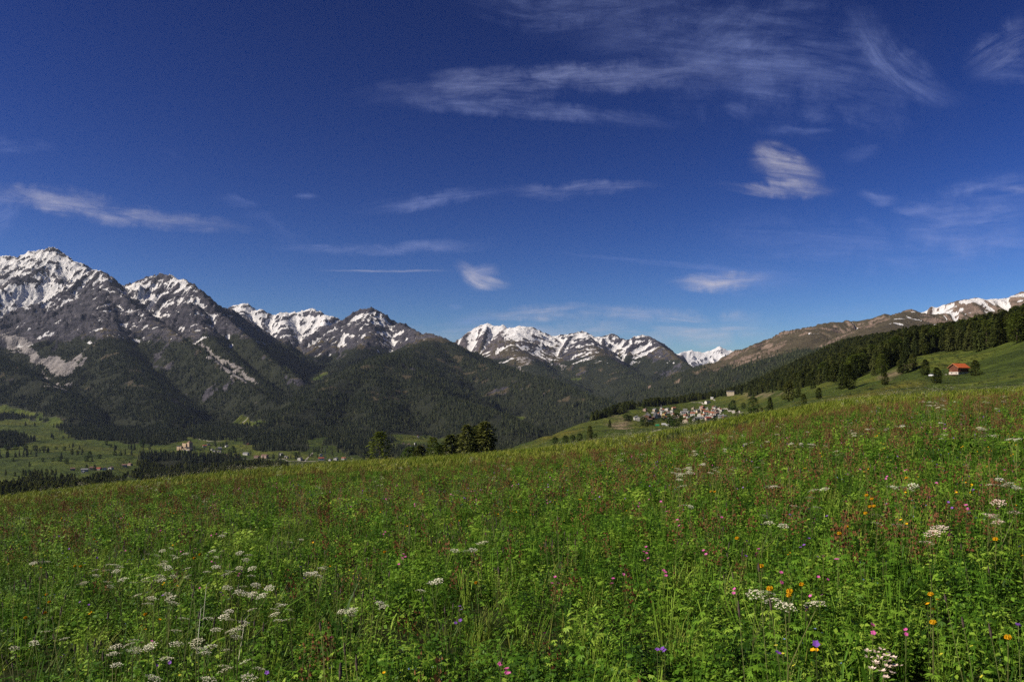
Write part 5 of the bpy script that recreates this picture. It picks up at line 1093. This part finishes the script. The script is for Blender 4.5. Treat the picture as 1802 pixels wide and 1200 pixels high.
VI = [(1157,1145),(1170,1146),(1166,1143),(810,1092),(809,1068),(815,1071),(582,1177),(470,1185),(1418,1075),(1420,1070),(1434,913),(1484,919),(1314,953),(1313,978),(1662,829),(1676,946),(535,1017),(1390,906),(1488,905),(1483,913),(1310,955),(1424,948),(107,1158),(112,1155),(1415,961),(1561,889),(1577,892),(1669,885)]
VL = {0: 'violet cranesbill with several open flowers at the very bottom centre right', 3: 'lone violet cranesbill below the blue dots in the middle of the meadow'}
for i, (px, py) in enumerate(VI): tag(petal_flower('violet_cranesbill', px, py, .0135, iV, 700+i, rnd.choice([1, 1, 2]), .40), VL.get(i, 'violet cranesbill flower '+place_on(px, py)), 'flower', 'violet cranesbills in the meadow')
# dry stalks sticking up at the lower left
for i, (x0, y0, x1, y1) in enumerate([(415,1166,430,1090), (356,1085,362,1030), (345,1098,352,1072)]):
    D = head(x1, y1, .5).y; b = Vector(((x0-CX)/F*D, D, 0)); b.z = ground(b.x, D)+.1; q = Vector(((x1-CX)/F*D, D+.02, (HY-y1)/F*D)); m = MB()
    b2 = b-Vector((0, 0, .2)); t = empty('dry_stalk', (b2.x, b2.y, b2.z)); m.bar((0, 0, 0), (b-b2)*1.0, .004, .004, 5, iC); m.bar(b-b2, q-b2, .004, .0022, 5, iC); part('stem', m, t)
    m = MB(); m.bar((q-b2), (q-b2)+Vector((.03, 0, .03)), .002, .001, 4, iC); part('twig', m, t)
    tag(t, ['long pale dry stalk leaning at the lower left of the meadow', 'upright pale dry stalk behind the leaning one at the lower left', 'short pale dry stub left of the leaning stalk'][i], 'plant stalk')

# ------------------------------------------------------------------ cirrus, far above the haze
def mat_cloud():
    b = NT('cirrus'); av = b.n('ShaderNodeAttribute', attribute_name='cc').outputs['Vector']; p = b.pos()
    s = b.at('cs'); t = b.at('ct'); dn = b.at('cd')
    wob = b.math('MULTIPLY', b.math('SUBTRACT', b.noise(b.scaled(av, (0.6, 0.6, 1.0)), 1.0, 8, 0.68, 0.4), 0.5), 3.0)
    tt = b.math('ABSOLUTE', b.math('ADD', t, wob))
    body = b.step(tt, 1.05, 0.0)
    ends = b.math('MULTIPLY', b.step(s, 0.0, 0.42), b.step(s, 1.0, 0.58))
    st = b.noise(b.scaled(av, (0.3, 2.6, 1.0)), 1.0, 9, 0.64, 0.6); fi = b.noise(b.scaled(av, (1.0, 9.0, 1.0)), 1.0, 7, 0.65, 0.3)
    tex = b.math('MULTIPLY', b.step(st, 0.28, 0.74), b.math('ADD', b.math('MULTIPLY', b.step(fi, 0.2, 0.82), 0.7), 0.62))
    edge = b.step(b.math('ABSOLUTE', t), 1.0, 0.72)
    a = b.math('MULTIPLY', b.math('MULTIPLY', body, ends), b.math('MULTIPLY', tex, b.math('MULTIPLY', dn, 0.6))); a = b.math('MULTIPLY', a, edge, True)
    cc = b.mix(b.step(dn, 0.4, 0.9), (.36, .48, .95), (.66, .68, .80)); d = b.n('ShaderNodeBsdfDiffuse'); b.l(cc, d.inputs[0]); tr = b.n('ShaderNodeBsdfTranslucent'); b.l(cc, tr.inputs[0])
    m = b.n('ShaderNodeMixShader'); m.inputs[0].default_value = .7; b.l(d.outputs[0], m.inputs[1]); b.l(tr.outputs[0], m.inputs[2])
    tp = b.n('ShaderNodeBsdfTransparent'); mm = b.n('ShaderNodeMixShader'); b.l(a, mm.inputs[0]); b.l(tp.outputs[0], mm.inputs[1]); b.l(m.outputs[0], mm.inputs[2]); b.l(mm.outputs[0], b.out.inputs['Surface'])
    return b.mat
M_CLOUD = mat_cloud()
def cloud(label, spine, dens, alt=6500.0, skew=0.0, seed=0, name='cirrus_cloud'):
    """spine: (column, row, half width in rows); laid on a level at the altitude of the ice clouds"""
    sp = np.array(spine, float); L = np.concatenate([[0], np.cumsum(np.hypot(np.diff(sp[:, 0]), np.diff(sp[:, 1])))]); ns, nt = 46, 15
    ss = np.linspace(0, 1, ns); pts = np.stack([np.interp(ss*L[-1], L, sp[:, k]) for k in range(3)], 1)
    for k in range(3): pts[:, k] = np.convolve(np.pad(pts[:, k], 2, mode='edge'), np.ones(5)/5, 'valid')
    d = np.gradient(pts[:, :2], axis=0); d /= np.maximum(np.hypot(d[:, 0], d[:, 1]), 1e-6)[:, None]; nrm = np.stack([-d[:, 1], d[:, 0]], 1)
    T = np.linspace(-1, 1, nt); V = []; S_ = []; T_ = []; C = []
    for i in range(ns):
        for j in range(nt):
            q = pts[i, :2]+nrm[i]*pts[i, 2]*T[j]*1.35+d[i]*skew*T[j]*pts[i, 2]; py = min(q[1], 640.0); al = alt+60*(1-T[j]**2)
            D = al*F/(HY-py); V.append(((q[0]-CX)/F*D, D, al)); S_.append(ss[i]); T_.append(T[j]); C.append((q[0]/48+d[i, 1]*T[j]*pts[i, 2]*0/48+seed*7.3 if False else ss[i]*L[-1]/48+seed*7.3+skew*T[j]*pts[i, 2]/48, T[j]*pts[i, 2]/48, seed*3.1))
    qi = np.array([i*nt+j for i in range(ns-1) for j in range(nt-1)]); me = mesh_np('cloud', V, np.stack([qi, qi+1, qi+1+nt, qi+nt], 1), [M_CLOUD], smooth=True)
    attr(me, 'cs', S_); attr(me, 'ct', T_); attr(me, 'cd', np.full(len(V), dens)); attr(me, 'cc', C, 'FLOAT_VECTOR')
    return tag(link(name, me), label, 'cloud', 'cirrus clouds over the valley')
CL = [
 ('broad straight cirrus band across the upper middle of the sky', [(560,178,10),(680,165,20),(800,155,30),(950,145,30),(1100,133,28),(1230,125,30),(1420,118,40)], .55, 0),
 ('thin cirrus tail forking downward from the broad upper band', [(620,168,10),(760,182,16),(900,192,15),(1000,198,15),(1080,206,18),(1240,226,6)], .5, 0),
 ('feathery cirrus fan at the right end of the upper band', [(1180,120,30),(1300,118,55),(1420,128,40),(1560,140,22)], .36, 1.0),
 ('combed cirrus streaks rising to the top edge in the middle', [(1180,120,40),(1240,80,70),(1300,40,70),(1340,-10,60)], .22, .8),
 ('soft cirrus bank along the top edge, left part', [(770,-20,14),(860,5,32),(920,25,48),(1010,15,46),(1120,8,60),(1230,-20,40)], .30, .6),
 ('faint cirrus veil between the top bank and the upper band', [(960,80,30),(1060,70,50),(1180,60,55),(1300,70,50)], .12, .8),
 ('ragged cirrus ribbon slanting down from the top edge on the right', [(1490,-15,22),(1520,40,30),(1560,100,38),(1610,145,34),(1660,172,20),(1720,186,8)], .42, -.6),
 ('cirrus arc at the upper right edge', [(1695,135,12),(1730,110,30),(1770,85,42),(1850,50,60)], .55, .4),
 ('veil under the cirrus arc at the right edge', [(1690,140,10),(1750,128,18),(1850,125,26)], .30, 0),
 ('small bright puff of cirrus on the right, torn at its top', [(1310,292,16),(1345,290,36),(1385,297,38),(1425,305,26),(1460,312,12)], .95, .5),
 ('thin torn spike rising from the bright puff', [(1328,246,8),(1338,262,14),(1356,280,18),(1380,300,16)], .8, 0),
 ('bright flat streak just below the torn puff', [(1225,320,5),(1290,328,9),(1350,334,13),(1400,334,17),(1455,336,12),(1490,338,5)], .95, 0),
 ('thin wavy wisp above the torn puff', [(1310,232,4),(1360,230,9),(1420,232,7),(1490,228,3)], .35, 0),
 ('short slanting wisp above and left of the torn puff', [(1270,182,8),(1300,195,18),(1325,212,12)], .42, 0),
 ('faint wisps right of the torn puff', [(1470,285,8),(1510,275,16),(1560,262,10)], .28, 0),
 ('bright short bar low on the right', [(1500,340,5),(1545,347,17),(1590,350,10)], .5, 0),
 ('second bright bar below it on the right', [(1560,366,6),(1610,370,11),(1660,367,7)], .5, 0),
 ('hazy veil sheet at the right edge above the ridge', [(1560,380,30),(1650,395,52),(1740,385,66),(1860,370,75)], .5, 0),
 ('small bright wisp within the veil at the right', [(1585,408,5),(1615,412,10),(1650,412,6)], .45, 0),
 ('bright dash at the right edge', [(1740,330,5),(1790,333,8),(1850,335,10)], .6, 0),
 ('long pale streak at the right edge near the ridge', [(1700,425,5),(1760,425,9),(1850,428,12)], .4, 0),
 ('long feathered cirrus streak on the left above the peaks', [(-140,340,20),(40,345,20),(110,352,24),(190,372,24),(290,388,17),(380,395,14),(480,406,7)], .8, .4),
 ('tangled cirrus puffs at the left edge', [(-60,400,34),(0,380,36),(30,360,26),(60,345,14)], .45, .4),
 ('pale puff at the far left edge above the long streak', [(-50,262,20),(20,258,15),(70,258,12),(110,262,6)], .42, 0),
 ('faint patch in the blue on the upper left', [(240,272,8),(290,272,13),(335,277,6)], .16, 0),
 ('small slanted wisp right of the long left streak', [(370,348,5),(410,353,11),(465,362,5)], .4, 0),
 ('curled thin wisp below the slanted one on the left', [(400,378,10),(470,388,14),(500,410,18),(560,430,12)], .16, .5),
 ('tiny streak in the blue left of the middle', [(510,346,3),(540,345,6),(565,346,3)], .42, 0),
 ('long flat wisp above the middle peaks', [(450,436,5),(570,440,9),(690,438,11),(780,434,13),(900,426,10)], .55, 0),
 ('lens shaped streak in the middle of the sky', [(600,378,5),(690,362,15),(790,347,14),(930,330,7)], .5, 0),
 ('flat ragged wisp in the middle right of the lens shaped streak', [(860,334,5),(970,337,16),(1050,330,14),(1180,324,4)], .6, .4),
 ('bright swan shaped cloud above the central mountains', [(795,460,7),(820,472,14),(845,487,24),(870,495,20),(905,506,5)], 1.4, -.5),
 ('wing of the swan shaped cloud reaching right', [(820,487,10),(850,478,14),(885,472,8)], .7, 0),
 ('bright lens cloud low on the right of the middle', [(1165,498,6),(1220,497,15),(1270,497,19),(1330,492,13),(1370,487,5)], 1.35, 0),
 ('pale veil round the bright lens cloud', [(1140,500,10),(1250,492,30),(1360,490,26),(1480,496,10)], .26, 0),
 ('low streak over the snowy middle range', [(780,557,4),(900,552,11),(960,549,16),(1020,548,15),(1130,546,5)], 1.0, 0),
 ('second low streak just above the snowy middle range', [(770,577,10),(850,567,9),(900,562,6)], .5, 0),
 ('tiny low dash left of the middle range', [(785,541,4),(800,540,6),(818,540,4)], .5, 0),
 ('low haze veil above the far mountain', [(960,575,20),(1100,572,30),(1230,585,34),(1400,575,26)], .95, 0),
 ('pale veil just over the ridge line in the middle', [(640,590,14),(800,592,20),(1000,590,22),(1150,600,18)], .8, 0),
 ('very faint veil across the upper right sky', [(960,60,50),(1200,90,110),(1450,110,120),(1720,170,60)], .28, .6),
 ('very faint veil over the right half above the ridge', [(1180,420,40),(1400,430,60),(1650,440,60),(1860,430,50)], .3, 0),
 ('low wisps over the valley end', [(1080,553,8),(1140,552,14),(1200,556,7)], .34, 0),
 ('pale low veil above the bare ridge', [(1330,575,16),(1460,560,20),(1600,540,12)], .24, 0),
 ('straight thin aircraft trail left of the swan shaped cloud', [(540,476,1.5),(640,477,2.2),(740,477,2.4),(815,477,2.0)], .8, 0),
 ('faint long trail falling to the right in the middle', [(920,433,2),(1040,452,4),(1180,466,6),(1300,475,5),(1520,492,4)], .3, 0),
]
for i, (lab, sp, dn, sk) in enumerate(CL): cloud(lab, sp, dn, 6500+35*i, sk, i, 'aircraft_trail' if 'aircraft' in lab else 'cirrus_cloud')

# ---- labels that were given to several things: say which one, by its place among its likes
ORDW = ['leftmost', 'second', 'third', 'fourth', 'fifth', 'sixth', 'seventh', 'eighth', 'ninth', 'tenth', 'eleventh', 'twelfth', 'thirteenth', 'fourteenth', 'fifteenth', 'sixteenth', 'seventeenth']
by = {}
for o in bpy.data.objects:
    if o.parent is None and 'label' in o and 'category' in o: by.setdefault(o['label'], []).append(o)
for lab, os_ in by.items():
    n = len(os_)
    if n < 2 or n > 34: continue
    os_.sort(key=lambda o: o.location.x/o.location.y)
    for k, o in enumerate(os_):
        o['label'] = lab+(', '+(ORDW[k] if k == 0 else ORDW[k]+' from left') if k < 17 and k < (n+1)//2+1 else ', '+('rightmost' if k == n-1 else ORDW[n-1-k]+' from right'))

# ------------------------------------------------------------------ the air between
hz0, hz1 = float(GZ.min())-1.5, float(GZ.max())+25.0
m = MB(); m.box(-52000, 52000, -400, 35500, hz0, hz1)
b = NT('haze'); pv = b.n('ShaderNodeVolumePrincipled'); pv.inputs['Color'].default_value = (0.62, 0.75, 1.0, 1); pv.inputs['Density'].default_value = HAZE; pv.inputs['Anisotropy'].default_value = 0.2
b.l(pv.outputs[0], b.out.inputs['Volume']); tag(m.build('haze', b.mat), kind='stuff')
